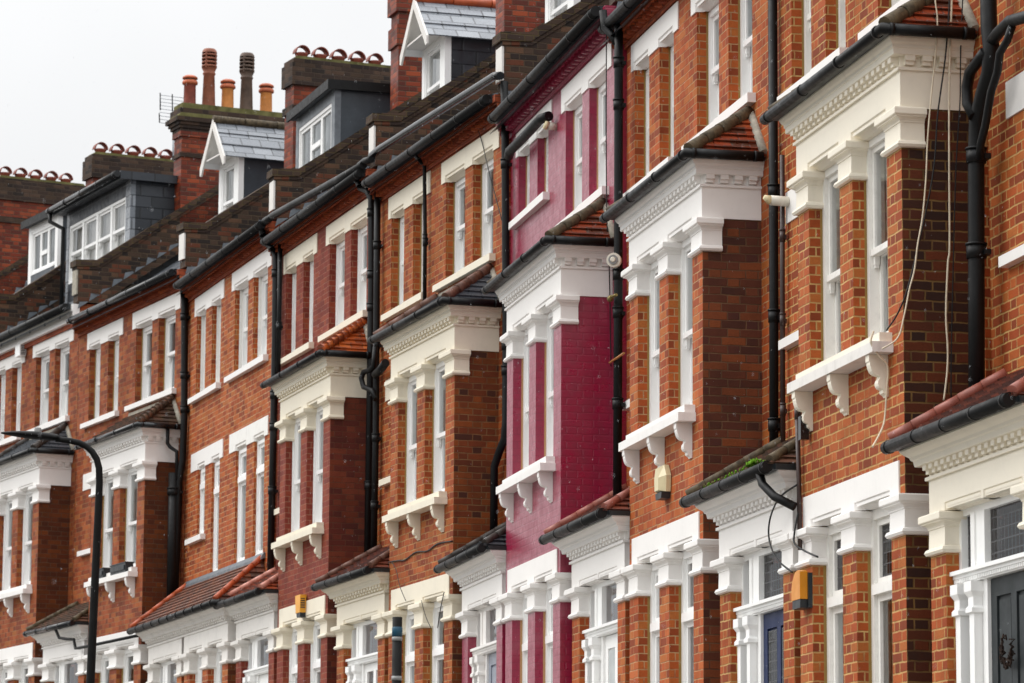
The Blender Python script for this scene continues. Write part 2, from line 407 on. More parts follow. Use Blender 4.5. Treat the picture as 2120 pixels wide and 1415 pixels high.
WCACHE = {}
def window(parent, x0, x1, z0, z1, y, style='sash', frame='frame', dress='net', split=.5, name='window', glass='glass', fw=.06, opened=0.):
    """frame mesh, its glazing and its curtain; y is the outer plane of the frame"""
    w, h = round(x1-x0, 3), round(z1-z0, 3)
    key = (w, h, style, frame, dress, round(split, 2), glass, fw)
    if key not in WCACHE:
        f = MB(); g = MB(); c = MB()
        zm = h*split
        D = .13
        f.box(0, fw, 0, D, 0, h, frame); f.box(w-fw, w, 0, D, 0, h, frame); f.box(fw, w-fw, 0, D, h-fw, h, frame); f.box(fw, w-fw, -.015, D, 0, fw*.9, frame)
        if style == 'sash':
            s = .045
            a, b = fw, w-fw
            for zz0, zz1, yy in ((zm-.02, h-fw, .03), (fw*.9, zm+.02, .078)):
                f.box(a, a+s, yy, yy+.045, zz0, zz1, frame); f.box(b-s, b, yy, yy+.045, zz0, zz1, frame)
                f.box(a+s, b-s, yy, yy+.045, zz1-.045, zz1, frame); f.box(a+s, b-s, yy, yy+.045, zz0, zz0+(.045 if yy < .05 else .075), frame)
                g.face([(a+s, yy+.02, zz0+.04), (b-s, yy+.02, zz0+.04), (b-s, yy+.02, zz1-.04), (a+s, yy+.02, zz1-.04)], glass)
            f.box(a-.01, b+.01, .012, .03, zm-.02, zm+.03, frame)
            for q in (a, b-s):
                f.box(q, q+s, .032, .07, zm-.09, zm-.02, frame); f.box(q+.006, q+s-.006, .036, .066, zm-.115, zm-.09, frame)
        elif style == 'casement':
            s = .05; a, b = fw, w-fw
            f.box(a, b, -.02, D, zm-.04, zm+.04, frame)
            for zz0, zz1 in ((zm+.04, h-fw), (fw*.9, zm-.04)):
                yy = .03
                f.box(a, a+s, yy, yy+.05, zz0, zz1, frame); f.box(b-s, b, yy, yy+.05, zz0, zz1, frame)
                f.box(a+s, b-s, yy, yy+.05, zz1-s, zz1, frame); f.box(a+s, b-s, yy, yy+.05, zz0, zz0+s, frame)
                g.face([(a+s, yy+.025, zz0+s), (b-s, yy+.025, zz0+s), (b-s, yy+.025, zz1-s), (a+s, yy+.025, zz1-s)], glass if zz0 > zm or glass == 'glass' else 'glass')
        elif style == 'triple':
            s = .05; k = 3; pw = (w-2*fw)/k
            for i in range(k):
                a, b = fw+pw*i, fw+pw*(i+1); yy = .02
                f.box(a, a+s, yy, yy+.05, fw*.9, h-fw, frame); f.box(b-s, b, yy, yy+.05, fw*.9, h-fw, frame); f.box(a+s, b-s, yy, yy+.05, h-fw-s, h-fw, frame); f.box(a+s, b-s, yy, yy+.05, fw*.9, fw*.9+s, frame)
                if i == 1: f.box(a+s, b-s, yy-.01, yy+.05, zm-.04, zm+.04, frame)
                g.face([(a+s, yy+.025, fw), (b-s, yy+.025, fw), (b-s, yy+.025, h-fw), (a+s, yy+.025, h-fw)], glass)
        if dress:
            yy = .15; n = 22
            xx = [w*i/n for i in range(n+1)]; yo = [yy+.025*math.sin(i*1.7)+.01*math.sin(i*4.1) for i in range(n+1)]
            full = dress in ('net', 'blind')
            for i in range(n):
                if not full and 4 < i < n-7: continue
                c.face([(xx[i], yo[i], .02), (xx[i+1], yo[i+1], .02), (xx[i+1], yo[i+1], h-.02), (xx[i], yo[i], h-.02)], dress, True)
        WCACHE[key] = (f.mesh('window_frame', 0), g.mesh('glazing', 0), c.mesh('curtain', 0) if dress else None)
    fm, gm, cm = WCACHE[key]
    o = link(name, fm, parent); o.location = (x0, y, z0+ZB)
    link('pane', gm, o)
    if cm: link('curtain', cm, o)
    return o

CORN = [(.0, -.012), (.03, -.012), (.03, .01), (.006, .018), (.006, .095), (.074, .095), (.078, .1), (.08, .14), (.09, .146), (.09, .17), (.106, .184), (.122, .214), (.122, .226), (.0, .226)]
PORC = [(.0, -2.945), (.03, -2.945), (.03, -2.92), (.004, -2.912), (.004, -2.836), (.084, -2.836), (.09, -2.832), (.098, -2.793), (.112, -2.785), (.12, -2.765), (.15, -2.745), (.178, -2.718), (.178, -2.705), (.0, -2.705)]
CAP = [(.0, -.602), (.028, -.597), (.04, -.578), (.03, -.556), (.011, -.546), (.008, -.412), (.016, -.408), (.016, -.398), (.024, -.385), (.04, -.374), (.056, -.371), (.056, -.362), (.07, -.358), (.073, -.352), (.073, -.312), (.066, -.302), (.0, -.298)]
GCAP = [(p, z-2.908) for p, z in CAP]

def cornice(mb, x0, x1, yb, prof, mat, left=True, right=True, y0=0.):
    mb.ring(x0, x1, y0, yb, prof, mat, left, True, right)
    zlo, zhi = prof[3][1]+.008, prof[4][1]; p0 = prof[3][0]; dep = min(.064, prof[5][0]-p0-.006)
    n = max(3, round((x1-x0)/.138)); st = (x1-x0)/n
    def dent(a, b, axis, at):
        for (u0, u1, lo, d) in ((a, b, zlo+.03, dep), (a+.004, b-.004, zlo, dep*.62)):
            if axis == 'x': mb.box(u0, u1, y0-p0-d, y0-p0+.001, lo, zhi, mat, 'b')
            elif axis == 'r': mb.box(x1+p0-.001, x1+p0+d, u0, u1, lo, zhi, mat, 'l')
            else: mb.box(x0-p0-d, x0-p0+.001, u0, u1, lo, zhi, mat, 'r')
    for i in range(n): dent(x0+st*(i+.22), x0+st*(i+.22)+.076, 'x', 0)
    yy = y0+.02
    while yy+.076 < yb:
        if right: dent(yy, yy+.076, 'r', 0)
        if left: dent(yy, yy+.076, 'l', 0)
        yy += .134

def gutter_run(mb, pts, r, mat, straps=.95):
    """half-round gutter with collars, lip and a straight fascia behind"""
    mb.tube(pts, r, mat, 12)
    for a, b in zip(pts, pts[1:]):
        a, b = Vector(a), Vector(b); ln = (b-a).length
        k = max(1, int(ln/straps))
        for i in range(k+1):
            c = a+(b-a)*((i+.12)/(k+.24)); d = (b-a).normalized()*.016
            mb.tube([c-d, c+d], r*1.09, mat, 12)

def tiles(mb, a, b, c, d, n, mat, lift=.022):
    """n overlapping courses between eaves a-b and top c-d"""
    a, b, c, d = map(Vector, (a, b, c, d)); nrm = (b-a).cross(c-a if (c-a).length > .01 else d-a).normalized()
    if nrm.z < 0: nrm = -nrm
    for i in range(n):
        t0, t1 = i/n, (i+1)/n
        p, q = a.lerp(c, t0)+nrm*lift, b.lerp(d, t0)+nrm*lift
        r_, s_ = b.lerp(d, t1), a.lerp(c, t1)
        if (r_-s_).length < 1e-4: mb.face([p, q, r_], mat)
        else: mb.face([p, q, r_, s_], mat)
        mb.face([a.lerp(c, t0), b.lerp(d, t0), q, p], mat)

def roll(mb, a, b, r, mat, segs=3):
    a, b = Vector(a), Vector(b); d = (b-a)
    for i in range(segs):
        p, q = a+d*(i/segs), a+d*((i+.985)/segs)
        mb.tube([p, q], [r*1.05, r*.97], mat, 12)

def bracket(mb, x, z, mat, w=.09, p=.15, h=.315):
    """scrolled stone bracket under the bay sill, drawn as a profile in (y, z)"""
    pr = [(0, 0), (-p, 0), (-p, -.05), (-p*.95, -.058), (-p*.95, -.075)]
    pr += [(-p*(.5+.42*math.cos(t)), -.08-.075*math.sin(t)) for t in [i*math.pi/10 for i in range(1, 6)]]      # hollow
    pr += [(-p*.42, -.157), (-p*.42, -.168)]
    pr += [(-p*(.34+.2*math.sin(t)), -.172-.042*(1-math.cos(t))) for t in [i*math.pi/6 for i in range(1, 6)]]  # roll
    pr += [(-p*.26, -.262), (-p*.3, -.268), (-p*.27, -.288), (-p*.12, -.302), (-p*.08, -h), (0, -h)]
    pr = [(y, z+q) for y, q in pr]
    mb.prism_x(pr[::-1], x-w/2, x+w/2, mat)

def downpipe(name, parent, pts, r, mat, collars=(), n=12):
    mb = MB(); mb.tube(pts, r, mat, n)
    for z in collars:
        for p, q in zip(pts, pts[1:]):
            lo, hi = min(p[2], q[2]), max(p[2], q[2])
            if lo <= z <= hi and hi-lo > .2:
                t = (z-p[2])/(q[2]-p[2]); x, y = p[0]+(q[0]-p[0])*t, p[1]+(q[1]-p[1])*t
                mb.tube([(x, y, z-.05), (x, y, z+.05)], r*1.22, mat, n); mb.tube([(x, y, z+.05), (x, y, z+.065)], r*1.34, mat, n)
                mb.box(x-r*1.6, x+r*1.6, y+r*.5, y+r*1.3, z-.03, z+.01, mat)
    return part(name, mb, parent)

W2 = dict(L=[(-4.78, -4.17), (-3.74, -3.16)], R=[(-2.26, -1.44), (-1.10, -.27)])
BW = [(-2.43, -1.58), (-1.24, -.36)]
PIERS = [(-2.75, -2.43), (-1.58, -1.24), (-.36, 0.)]
GW = [(-2.40, -1.58), (-1.22, -.34)]
GP = [(-2.75, -2.40), (-1.58, -1.22), (-.34, 0.)]
PP = [(-5.23, -4.89), (-3.24, -2.93)]

def house(k, X, Y, Zc, yaw, s, c):
    root = bpy.data.objects.new('terraced_house', None); col.objects.link(root)
    root.location = (X, Y, Zc+CAMZ-ZB*s[2]); root.rotation_euler = (0, 0, yaw-math.pi/2); root.scale = s
    root.empty_display_size = .3
    root['label'] = c['label']; root['category'] = 'house'; root['group'] = 'brick houses along the terrace'
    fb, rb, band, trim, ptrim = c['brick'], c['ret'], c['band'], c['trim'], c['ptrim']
    edge = c.get('edge', 'ochre'); xr = c.get('xr', .25); bay = c.get('bay', True)
    fr = c.get('frame', 'frame'); dress = c.get('dress', ['net', None, 'net', 'blind', 'net', None, 'net', 'net'])
    zs = c.get('sillL', .92)
    # ---- main wall
    side = [(-4.5, -4.02, -1.28, -.25), (-3.56, -3.06, -1.95 if not bay else -1.28, -.25)]
    ops2 = [(a, b, zs if g == 'L' else .92, 2.285) for g in 'LR' for a, b in W2[g]]
    ops1 = side if bay else side + [(-2.03, -1.38, -1.93, -.25), (-.9, -.3, -1.93, -.25)]
    mb = MB()
    wall_holes(mb, -5.42, xr, -2.6, 2.8, DW, ops2+[(*o[:3], -.155) for o in ops1], fb, edge=edge, reveal=c.get('rev', .095), edge_d=c.get('wy', .115)+.01-c.get('rev', .095))
    mb.box(-5.42, xr, DW, DW+.3, -6.9, -2.6, fb, 't')
    mb.face([(xr, DW, -2.6), (xr, DW+.3, -2.6), (xr, DW+.3, 2.8), (xr, DW, 2.8)], fb)
    mb.face([(-5.42, DW+.3, -2.6), (-5.42, DW, -2.6), (-5.42, DW, 2.8), (-5.42, DW+.3, 2.8)], fb)
    part('brick_wall', mb, root)
    mb = MB(); mb.box(-5.4, xr-.02, DW+.75, DW+.8, -6.9, 2.7, 'room'); mb.box(-5.4, xr-.02, DW+.3, DW+.75, 2.55, 2.6, 'room'); mb.box(-5.4, xr-.02, DW+.14, DW+.75, -.1, -.05, 'room')
    part('interior_wall', mb, root)
    # ---- eaves: corbelled brick or boarded fascia
    mb = MB()
    if c.get('fascia'):
        mb.box(-5.44, xr+.02, .43, DW-.002, 2.5, 2.78, 'white')
        for i in range(6): mb.box(-5.0+i*.9, -4.95+i*.9, .424, .431, 2.62, 2.67, 'darkplastic')
        part('fascia_board', mb, root); mb = MB()
        mb.box(-5.44, xr+.02, .5, DW-.002, 2.42, 2.498, 'corbel')
    else:
        cb = fb if fb == 'brickP' else 'corbel'
        mb.box(-5.43, xr+.01, DW-.03, DW-.002, 2.5, 2.55, cb)
        n = 34
        for i in range(n):
            a = -5.42+(xr+5.42)*i/n; w = (xr+5.42)/n
            mb.face([(a, DW-.004, 2.555), (a+w/2, DW-.115, 2.555), (a+w/2, DW-.115, 2.63), (a, DW-.004, 2.63)], cb)
            mb.face([(a+w/2, DW-.115, 2.555), (a+w, DW-.004, 2.555), (a+w, DW-.004, 2.63), (a+w/2, DW-.115, 2.63)], cb)
            mb.face([(a, DW-.004, 2.555), (a+w, DW-.004, 2.555), (a+w/2, DW-.115, 2.555)][::-1], cb)
        mb.box(-5.43, xr+.01, DW-.125, DW-.002, 2.632, 2.69, cb); mb.box(-5.43, xr+.01, DW-.15, DW-.002, 2.692, 2.78, cb)
    part('eaves_cornice', mb, root)
    mb = MB(); gutter_run(mb, [(-5.32, .33, 2.755), (c.get('gr', xr-.1), .33, 2.74)], .058, c.get('gut', 'iron'))
    mb.box(-5.32, c.get('gr', xr-.1), .36, .42, 2.7, 2.8, 'darkplastic')
    part('gutter', mb, root)
    # ---- lintel bands and sills
    mb = MB(); lintel(mb, -2.44, -.02, 2.2, 2.475, DW, W2['R'], band); part('lintel', mb, root)
    mb = MB(); lintel(mb, -4.9, -2.95, 2.2, 2.485, DW, W2['L'], band); part('lintel', mb, root)
    mb = MB(); lintel(mb, -4.95, -2.84, -.235, .045, DW, [o[:2] for o in side], band); part('lintel', mb, root)
    if not bay:
        mb = MB(); lintel(mb, -2.42, -.08, -.24, .04, DW, [(-2.03, -1.38), (-.9, -.3)], 'framew'); part('lintel', mb, root, label='flaking white lintel band')
    mb = MB(); mb.box(-2.58, -1.36, DW-.075, DW+.1, .84, .92, band); mb.box(-1.355, -.16, DW-.08, DW+.1, .835, .925, band); part('window_sill', mb, root)
    mb = MB(); mb.box(-5.0, -3.955, DW-.075, DW+.1, zs-.08, zs, band); mb.box(-3.95, -3.08, DW-.08, DW+.1, zs-.085, zs+.005, band); part('window_sill', mb, root)
    mb = MB(); mb.box(-4.98, -3.92, DW-.08, DW+.1, -1.362, -1.28, band); part('window_sill', mb, root)
    yw = DW+c.get('wy', .115)
    i = 0
    for g in 'LR':
        for a, b in W2[g]:
            window(root, a, b, zs if g == 'L' else .92, 2.195, yw, 'sash', fr, dress[i % len(dress)], .52); i += 1
    for a, b, z0, z1 in ops1:
        window(root, a, b, z0, z1+.005, yw if bay else DW+.04, 'sash' if bay else 'casement', fr if bay else 'frame', dress[i % len(dress)], .5 if bay else .74, fw=.05); i += 1
    # ---- roof, parapet, chimney
    mb = MB(); mb.face([(-5.42, .32, 2.59), (xr, .32, 2.59), (xr, 6, 6.57), (-5.42, 6, 6.57)], 'slate'); mb.face([(-5.42, .32, 2.585), (-5.42, 6, 6.56), (xr, 6, 6.56), (xr, .32, 2.585)], 'slate')
    part('slate_roof', mb, root)
    px0, px1 = .04, .30
    top = [(.5, 3.42), (.82, 3.44), (6, 7.06)]
    mb = MB(); mb.prism_x([(.5, 2.82), (.5, 3.42), (.82, 3.44), (6, 7.06), (6, 6.4), (.9, 2.82)][::-1], px0, px1, 'parapet')
    if c.get('board', True): mb.box(px0+.01, px1-.01, .47, .498, 2.95, 3.37, 'whiteB' if c.get('board') != 'brick' else 'mortarfillet')
    ob = part('party_parapet', mb, root)
    mb = MB(); mb.prism_x([(.44, 3.425), (.44, 3.535), (.83, 3.56), (6, 7.18), (6, 7.07), (.825, 3.445)][::-1], px0-.04, px1+.03, 'coping')
    mb.prism_x([(.47, 3.38), (.47, 3.424), (.825, 3.444), (6, 7.066), (6, 7.02), (.84, 3.40)][::-1], px0-.02, px1+.015, 'parapet')
    link('coping', mb.mesh('coping'), ob)
    # stepped lead soakers where the roof meets the parapet
    mb = MB()
    for i in range(22):
        y = .5+i*.2; z = 2.59+(y-.32)*.7
        h_ = .1+.03*math.sin(i*2.3); mb.face([(px1+.006, y, z-.02), (px1+.006, y+.19, z+.115), (px1+.006, y+.17, z+.115+.03*math.sin(i*5)), (px1+.006, y+.03, z+h_)], 'lead')
    link('lead_flashing', mb.mesh('lead_flashing'), ob)
    chimney(root, c.get('chim', 'cowl'), c.get('chz', 0.))
    if c.get('dormer'): dormer(root, c['dormer'])
    # ---- bay
    if bay:
        mb = MB()
        wall_holes(mb, -2.75, 0, -3.0, 0, 0, [(a, b, -1.96, -.226) for a, b in BW], fb, edge=edge, reveal=.095, edge_d=.03)
        wall_holes(mb, -2.75, 0, -6.9, -3.0, 0, [(a, b, -6.0, -3.142) for a, b in GW], fb, edge=edge)
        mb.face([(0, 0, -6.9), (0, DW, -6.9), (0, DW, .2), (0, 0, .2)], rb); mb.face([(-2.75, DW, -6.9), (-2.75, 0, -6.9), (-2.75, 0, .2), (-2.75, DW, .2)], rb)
        part('bay_wall', mb, root)
        mb = MB()
        lintel(mb, -2.756, .008, -.3, -.0, 0, BW, trim, .075, .008)
        mb.box(.001, .010, -.007, DW-.002, -.298, 0, trim, 'l'); mb.box(-2.76, -2.751, 0, DW-.002, -.298, 0, trim, 'r')
        part('frieze', mb, root)
        mb = MB(); cornice(mb, -2.75, 0, DW-.002, CORN, trim); part('bay_cornice', mb, root)
        for a, b in PIERS:
            mb = MB(); mb.ring(a, b, 0, .18 if b == 0 else .118, CAP, trim); part('capital', mb, root)
        mb = MB(); mb.box(-2.53, -.245, -.165, .1, -2.115, -2.035, trim if c.get('sillmat') is None else c['sillmat']); mb.box(-2.5, -.27, -.1, .1, -2.034, -1.962, trim)
        sl = part('bay_sill', mb, root)
        for x in (-2.40, -1.43, -.42):
            mb = MB(); bracket(mb, x, -2.117, trim); link('bracket', mb.mesh('bracket'), sl)
        for j, (a, b) in enumerate(BW): window(root, a, b, -1.96, -.298, .115, 'sash', fr, (c.get('bdress') or ('net', 'net'))[j], .46)
        # bay roof, gutter
        mb = MB(); e = .19; z0 = .255
        A0, B0, C0, D0 = (-2.75-e, -e, z0), (e, -e, z0), (-.27, DW-.01, .76), (-2.48, DW-.01, .76)
        rt = c['rtile']
        tiles(mb, A0, B0, D0, C0, 7, rt); tiles(mb, B0, (e, DW-.01, z0), C0, (C0[0]+.001, C0[1], C0[2]), 7, rt); tiles(mb, (-2.75-e, DW-.01, z0), A0, (D0[0]-.001, D0[1], D0[2]), D0, 7, rt)
        mb.box(-2.75-e+.02, e-.02, -e+.02, DW-.01, z0-.03, z0-.002, 'darkplastic')
        rf = part('bay_roof', mb, root)
        mb = MB()
        if c.get('roll'):
            roll(mb, (B0[0]-.02, B0[1]+.02, z0+.035), (C0[0], C0[1]-.02, C0[2]+.01), .06, c['roll'], 4)
            link('hip_tile', mb.mesh('hip_tile'), rf); mb = MB()
            roll(mb, (A0[0]+.02, A0[1]+.02, z0+.035), (D0[0], D0[1]-.02, D0[2]+.01), .06, c['roll'], 4)
        else:
            for q in range(9):
                t = q/9; P_ = Vector(B0).lerp(Vector(C0), t); Q_ = Vector(B0).lerp(Vector(C0), t+.14)
                mb.tube([P_+Vector((0, 0, .045)), Q_+Vector((0, 0, .02))], [.07, .05], rt, 10)
        link('hip_tile', mb.mesh('hip_tile'), rf)
        mb = MB(); mb.tube([(C0[0]+.02, DW-.02, C0[2]-.02), (e+.0, DW-.02, z0+.03)], .045, 'mortarfillet', 8); mb.box(-2.5, -.25, DW-.03, DW-.001, .74, .8, 'mortarfillet')
        link('cement_fillet', mb.mesh('cement_fillet'), rf)
        mb = MB(); g = .205
        gutter_run(mb, [(-2.75-g-.05, -g, .25), (g, -g, .25), (g, DW-.04, .25)], .046, c.get('gut', 'iron'), .85)
        mb.ring(-2.75, 0, 0, DW-.01, [(.0, .228), (.15, .228), (.16, .285), (0, .285)], 'darkplastic')
        part('gutter', mb, root)
    # ---- ground floor
    gx1 = -.12
    if bay:
        mb = MB(); lintel(mb, -2.62, gx1, -3.2, -2.945, 0, GW, band, .06, .012); part('ground_lintel', mb, root)
    else:
        mb = MB(); wall_holes(mb, -2.75, 0, -6.9, -2.9, 0, [(a, b, -6.0, -3.142) for a, b in GW], fb, edge=edge); mb.face([(0, 0, -6.9), (0, DW, -6.9), (0, DW, -2.6), (0, 0, -2.6)], rb); part('bay_wall', mb, root)
        mb = MB(); lintel(mb, -2.75, 0.01, -3.2, -2.93, 0, GW, ptrim, .06, .012); mb.box(.002, .012, -.01, DW, -3.2, -2.93, ptrim, 'l'); part('ground_lintel', mb, root)
    for a, b in GP:
        mb = MB(); mb.ring(a, b, 0, .18 if b == 0 else .118, GCAP, c.get('gtrim', band) if bay else ptrim); part('capital', mb, root)
    for j, (a, b) in enumerate(GW):
        window(root, a, b, -6.0, -3.202, .115, 'casement', fr, c.get('gdress', ('net', 'curtain'))[j], .78, glass=c.get('gglass', 'glass'), fw=.075)
    mb = MB(); mb.box(-2.5, -.25, -.12, .1, -6.1, -6.0, trim); part('ground_sill', mb, root)
    # ---- porch
    px1 = -2.93 if bay else 0.
    mb = MB()
    for a, b in PP: mb.box(a, b, 0, DW, -6.9, -3.2, fb, 'tb')
    part('porch_pillar', mb, root) if False else None
    for a, b in PP:
        mb = MB(); mb.box(a, b, 0, .45, -6.9, -3.25, fb, 'b'); part('porch_pillar', mb, root)
        mb = MB(); mb.ring(a, b, 0, .14, GCAP, ptrim); part('capital', mb, root)
    mb = MB(); 
    lintel(mb, -5.23, -2.93, -3.2, -2.93, 0, [(-4.88, -4.1), (-4.04, -3.25)], ptrim, .06, .008)
    mb.box(-5.22, -2.94, .003, DW-.002, -3.19, -2.93, ptrim)
    part('porch_frieze', mb, root)
    mb = MB(); cornice(mb, -5.23, px1, DW-.002, PORC, ptrim); part('porch_cornice', mb, root)
    mb = MB(); e = .26; z0 = -2.66; ztop = -2.17 if bay else -1.99
    xe0 = -5.23-.16; xe1 = (-2.76 if bay else .16)
    run = DW+e
    A0, B0, C0, D0 = (xe0-.06, -e, z0), (xe1, -e, z0), (xe1-(.52 if bay else .4), DW-.01, ztop), (xe0+.42, DW-.01, ztop)
    pt = c['ptile']
    tiles(mb, A0, B0, D0, C0, 9, pt); tiles(mb, B0, (xe1, DW-.01, z0), C0, (C0[0]+.001, C0[1], C0[2]), 9, pt); tiles(mb, (xe0, DW-.01, z0), A0, (D0[0]-.001, D0[1], D0[2]), D0, 9, pt)
    mb.box(xe0, xe1-.01, -e+.03, DW-.01, z0-.04, z0-.002, 'darkplastic')
    rf = part('porch_roof', mb, root)
    mb = MB(); pr = c.get('proll', 'rollbrown')
    roll(mb, (A0[0]+.02, A0[1]+.02, z0+.05), (D0[0], D0[1]-.02, D0[2]+.02), .042, pr, 5)
    link('hip_tile', mb.mesh('hip_tile'), rf); mb = MB()
    roll(mb, (B0[0]-.02, B0[1]+.02, z0+.035), (C0[0], C0[1]-.02, C0[2]+.01), .042, pr, 5)
    link('hip_tile', mb.mesh('hip_tile'), rf)
    if not bay:
        mb = MB(); mb.prism_x([(DW-.004, ztop+.075), (DW-.02, ztop+.075), (DW-.06, ztop+.01), (DW-.06, ztop-.03), (DW-.004, ztop-.0)], D0[0]-.1, C0[0]+.1, 'lead'); link('lead_flashing', mb.mesh('lead_flashing'), rf)
    mb = MB(); g = .265
    gp = [(-5.23-.22, -g, -2.68), (xe1-.01 if bay else xe1+.02, -g, -2.68)]
    if not bay: gp.append((xe1+.02, DW-.05, -2.68))
    gutter_run(mb, gp, .049, c.get('gut', 'iron'), .55)
    mb.ring(-5.23, px1 if not bay else px1+.0, 0, DW-.01, [(0, -2.703), (.2, -2.703), (.215, -2.66), (0, -2.66)], 'darkplastic')
    part('gutter', mb, root)
    front_door(root, c)
    return root

def front_door(root, c):
    fr = c.get('dframe', 'frame'); y = .1
    t = MB()
    t.box(-4.888, -4.83, y, y+.12, -6.2, -3.2, fr); t.box(-3.36, -3.242, y, y+.12, -6.2, -3.2, fr)
    t.box(-4.83, -3.36, y+.01, y+.12, -3.25, -3.2, fr)
    t.box(-4.888, -3.242, y-.02, y+.12, -3.75, -3.685, fr); t.box(-4.888, -3.242, y-.075, y+.1, -3.684, -3.655, fr); t.box(-4.888, -3.242, y-.05, y+.1, -3.71, -3.6845, fr)
    n = 44
    for i in range(n):
        a = -4.88+1.63*i/n; t.box(a, a+.02, y-.045, y-.019, -3.74, -3.711, fr)
    t.box(-4.62, -4.34, y+.002, y+.12, -3.655, -3.25, fr); t.box(-4.60, -4.52, y-.012, y+.002, -3.655, -3.25, fr)
    t.box(-4.40, -4.30, y+.004, y+.12, -6.2, -3.75, fr); t.box(-4.69, -4.42, y+.005, y+.12, -6.2, -5.2, fr)
    df = part('door_frame', t, root)
    for x in (-4.76, -4.46):
        m = MB(); r = .05
        m.box(x-r, x+r, y-.06, y+.04, -6.2, -3.99, fr); m.ring(x-r, x+r, y-.06, y+.05, [(0, -3.99), (.022, -3.98), (.022, -3.95), (.006, -3.93), (.006, -3.87), (.03, -3.83), (.03, -3.757), (0, -3.755)], fr)
        link('column', m.mesh('column'), df)
    g = MB(); gl = c.get('fan', 'glass')
    g.face([(-4.83, y+.05, -3.655), (-4.62, y+.05, -3.655), (-4.62, y+.05, -3.25), (-4.83, y+.05, -3.25)], gl)
    g.face([(-4.34, y+.05, -3.655), (-3.36, y+.05, -3.655), (-3.36, y+.05, -3.25), (-4.34, y+.05, -3.25)], gl)
    g.face([(-4.7, y+.06, -5.2), (-4.5, y+.06, -5.2), (-4.5, y+.06, -3.75), (-4.7, y+.06, -3.75)], gl)
    part('fanlight', g, root)
    st = c.get('door', 'panel'); dm = c.get('dmat', 'frame')
    d = MB(); x0, x1, zb, zt = -4.30, -3.36, -6.2, -3.755
    yd = y+.03
    if st == 'glazed':                      # tall glazed screen in white frames
        d.box(x0, x0+.1, yd, yd+.06, zb, zt, dm); d.box(x1-.1, x1, yd, yd+.06, zb, zt, dm); d.box(x0+.1, x1-.1, yd, yd+.06, zt-.1, zt, dm); d.box(-3.9, -3.78, yd, yd+.06, zb, zt-.1, dm)
        o = part('front_door', d, root); g = MB(); g.face([(x0+.1, yd+.03, zb), (x1-.1, yd+.03, zb), (x1-.1, yd+.03, zt-.1), (x0+.1, yd+.03, zt-.1)], 'glass'); link('pane', g.mesh('pane'), o)
        return
    d.box(x0, x1, yd+.02, yd+.07, zb, zt, dm)
    s = .12; xm = (x0+x1)/2
    d.box(x0, x0+s, yd, yd+.02, zb, zt, dm); d.box(x1-s, x1, yd, yd+.02, zb, zt, dm); d.box(xm-.055, xm+.055, yd, yd+.02, zb, zt, dm)
    zz = [zt, zt-.13, zt-.83, zt-.95, zt-1.2, zt-1.32, zb+.2, zb]
    for a, b in ((0, 1), (2, 3), (4, 5), (6, 7)):
        d.box(x0+s, xm-.055, yd, yd+.02, zz[b], zz[a], dm); d.box(xm+.055, x1-s, yd, yd+.02, zz[b], zz[a], dm)
    for q0, q1 in ((x0+s, xm-.055), (xm+.055, x1-s)):     # raised fields with a moulding round them
        for a, b in ((1, 2), (3, 4), (5, 6)):
            z1, z0 = zz[a], zz[b]
            d.box(q0+.03, q1-.03, yd+.008, yd+.0201, z0+.03, z1-.03, dm)
    o = part('front_door', d, root)
    if c.get('dglass'):
        g = MB()
        for q0, q1 in ((x0+s, xm-.055), (xm+.055, x1-s)): g.box(q0+.02, q1-.02, yd+.004, yd+.0075, zz[2]+.02, zz[1]-.02, c['dglass'])
        link('door_glass', g.mesh('door_glass'), o)
    h = MB(); h.tube([(x0+.1, yd, -5.0), (x0+.1, yd-.05, -5.0), (x0+.1, yd-.05, -5.12), (x0+.1, yd, -5.12)], .012, 'brass', 8); link('door_handle', h.mesh('door_handle'), o)

def cowl(root, ch, x, y, z, mat='potred', sc=1.):
    m = MB(); r = .135*sc
    m.lathe([(r*.62, z-.06), (r*.75, z), (r*.82, z+.04*sc), (r*1.05, z+.1*sc), (r*1.08, z+.125*sc), (r*.95, z+.135*sc), (r*.8, z+.135*sc), (r*.72, z+.02)], x, y, mat, 14)
    n = 12; R_, r2 = r*1.22, r*1.08; z0 = z+.12*sc; hx = .105*sc
    for i in range(n):                      # half-round hood, open along the street
        a, b = math.pi*i/n, math.pi*(i+1)/n
        def q(x_, rr, t): return (x_, y+rr*math.cos(t), z0+rr*math.sin(t)*1.05)
        m.face([q(x-hx, R_, b), q(x+hx, R_, b), q(x+hx, R_, a), q(x-hx, R_, a)], mat, True)
        m.face([q(x-hx, r2, a), q(x+hx, r2, a), q(x+hx, r2, b), q(x-hx, r2, b)], mat, True)
        m.face([q(x+hx, r2, a), q(x+hx, R_, a), q(x+hx, R_, b), q(x+hx, r2, b)], mat); m.face([q(x-hx, R_, a), q(x-hx, r2, a), q(x-hx, r2, b), q(x-hx, R_, b)], mat)
    link('chimney_pot', m.mesh('chimney_pot'), ch)

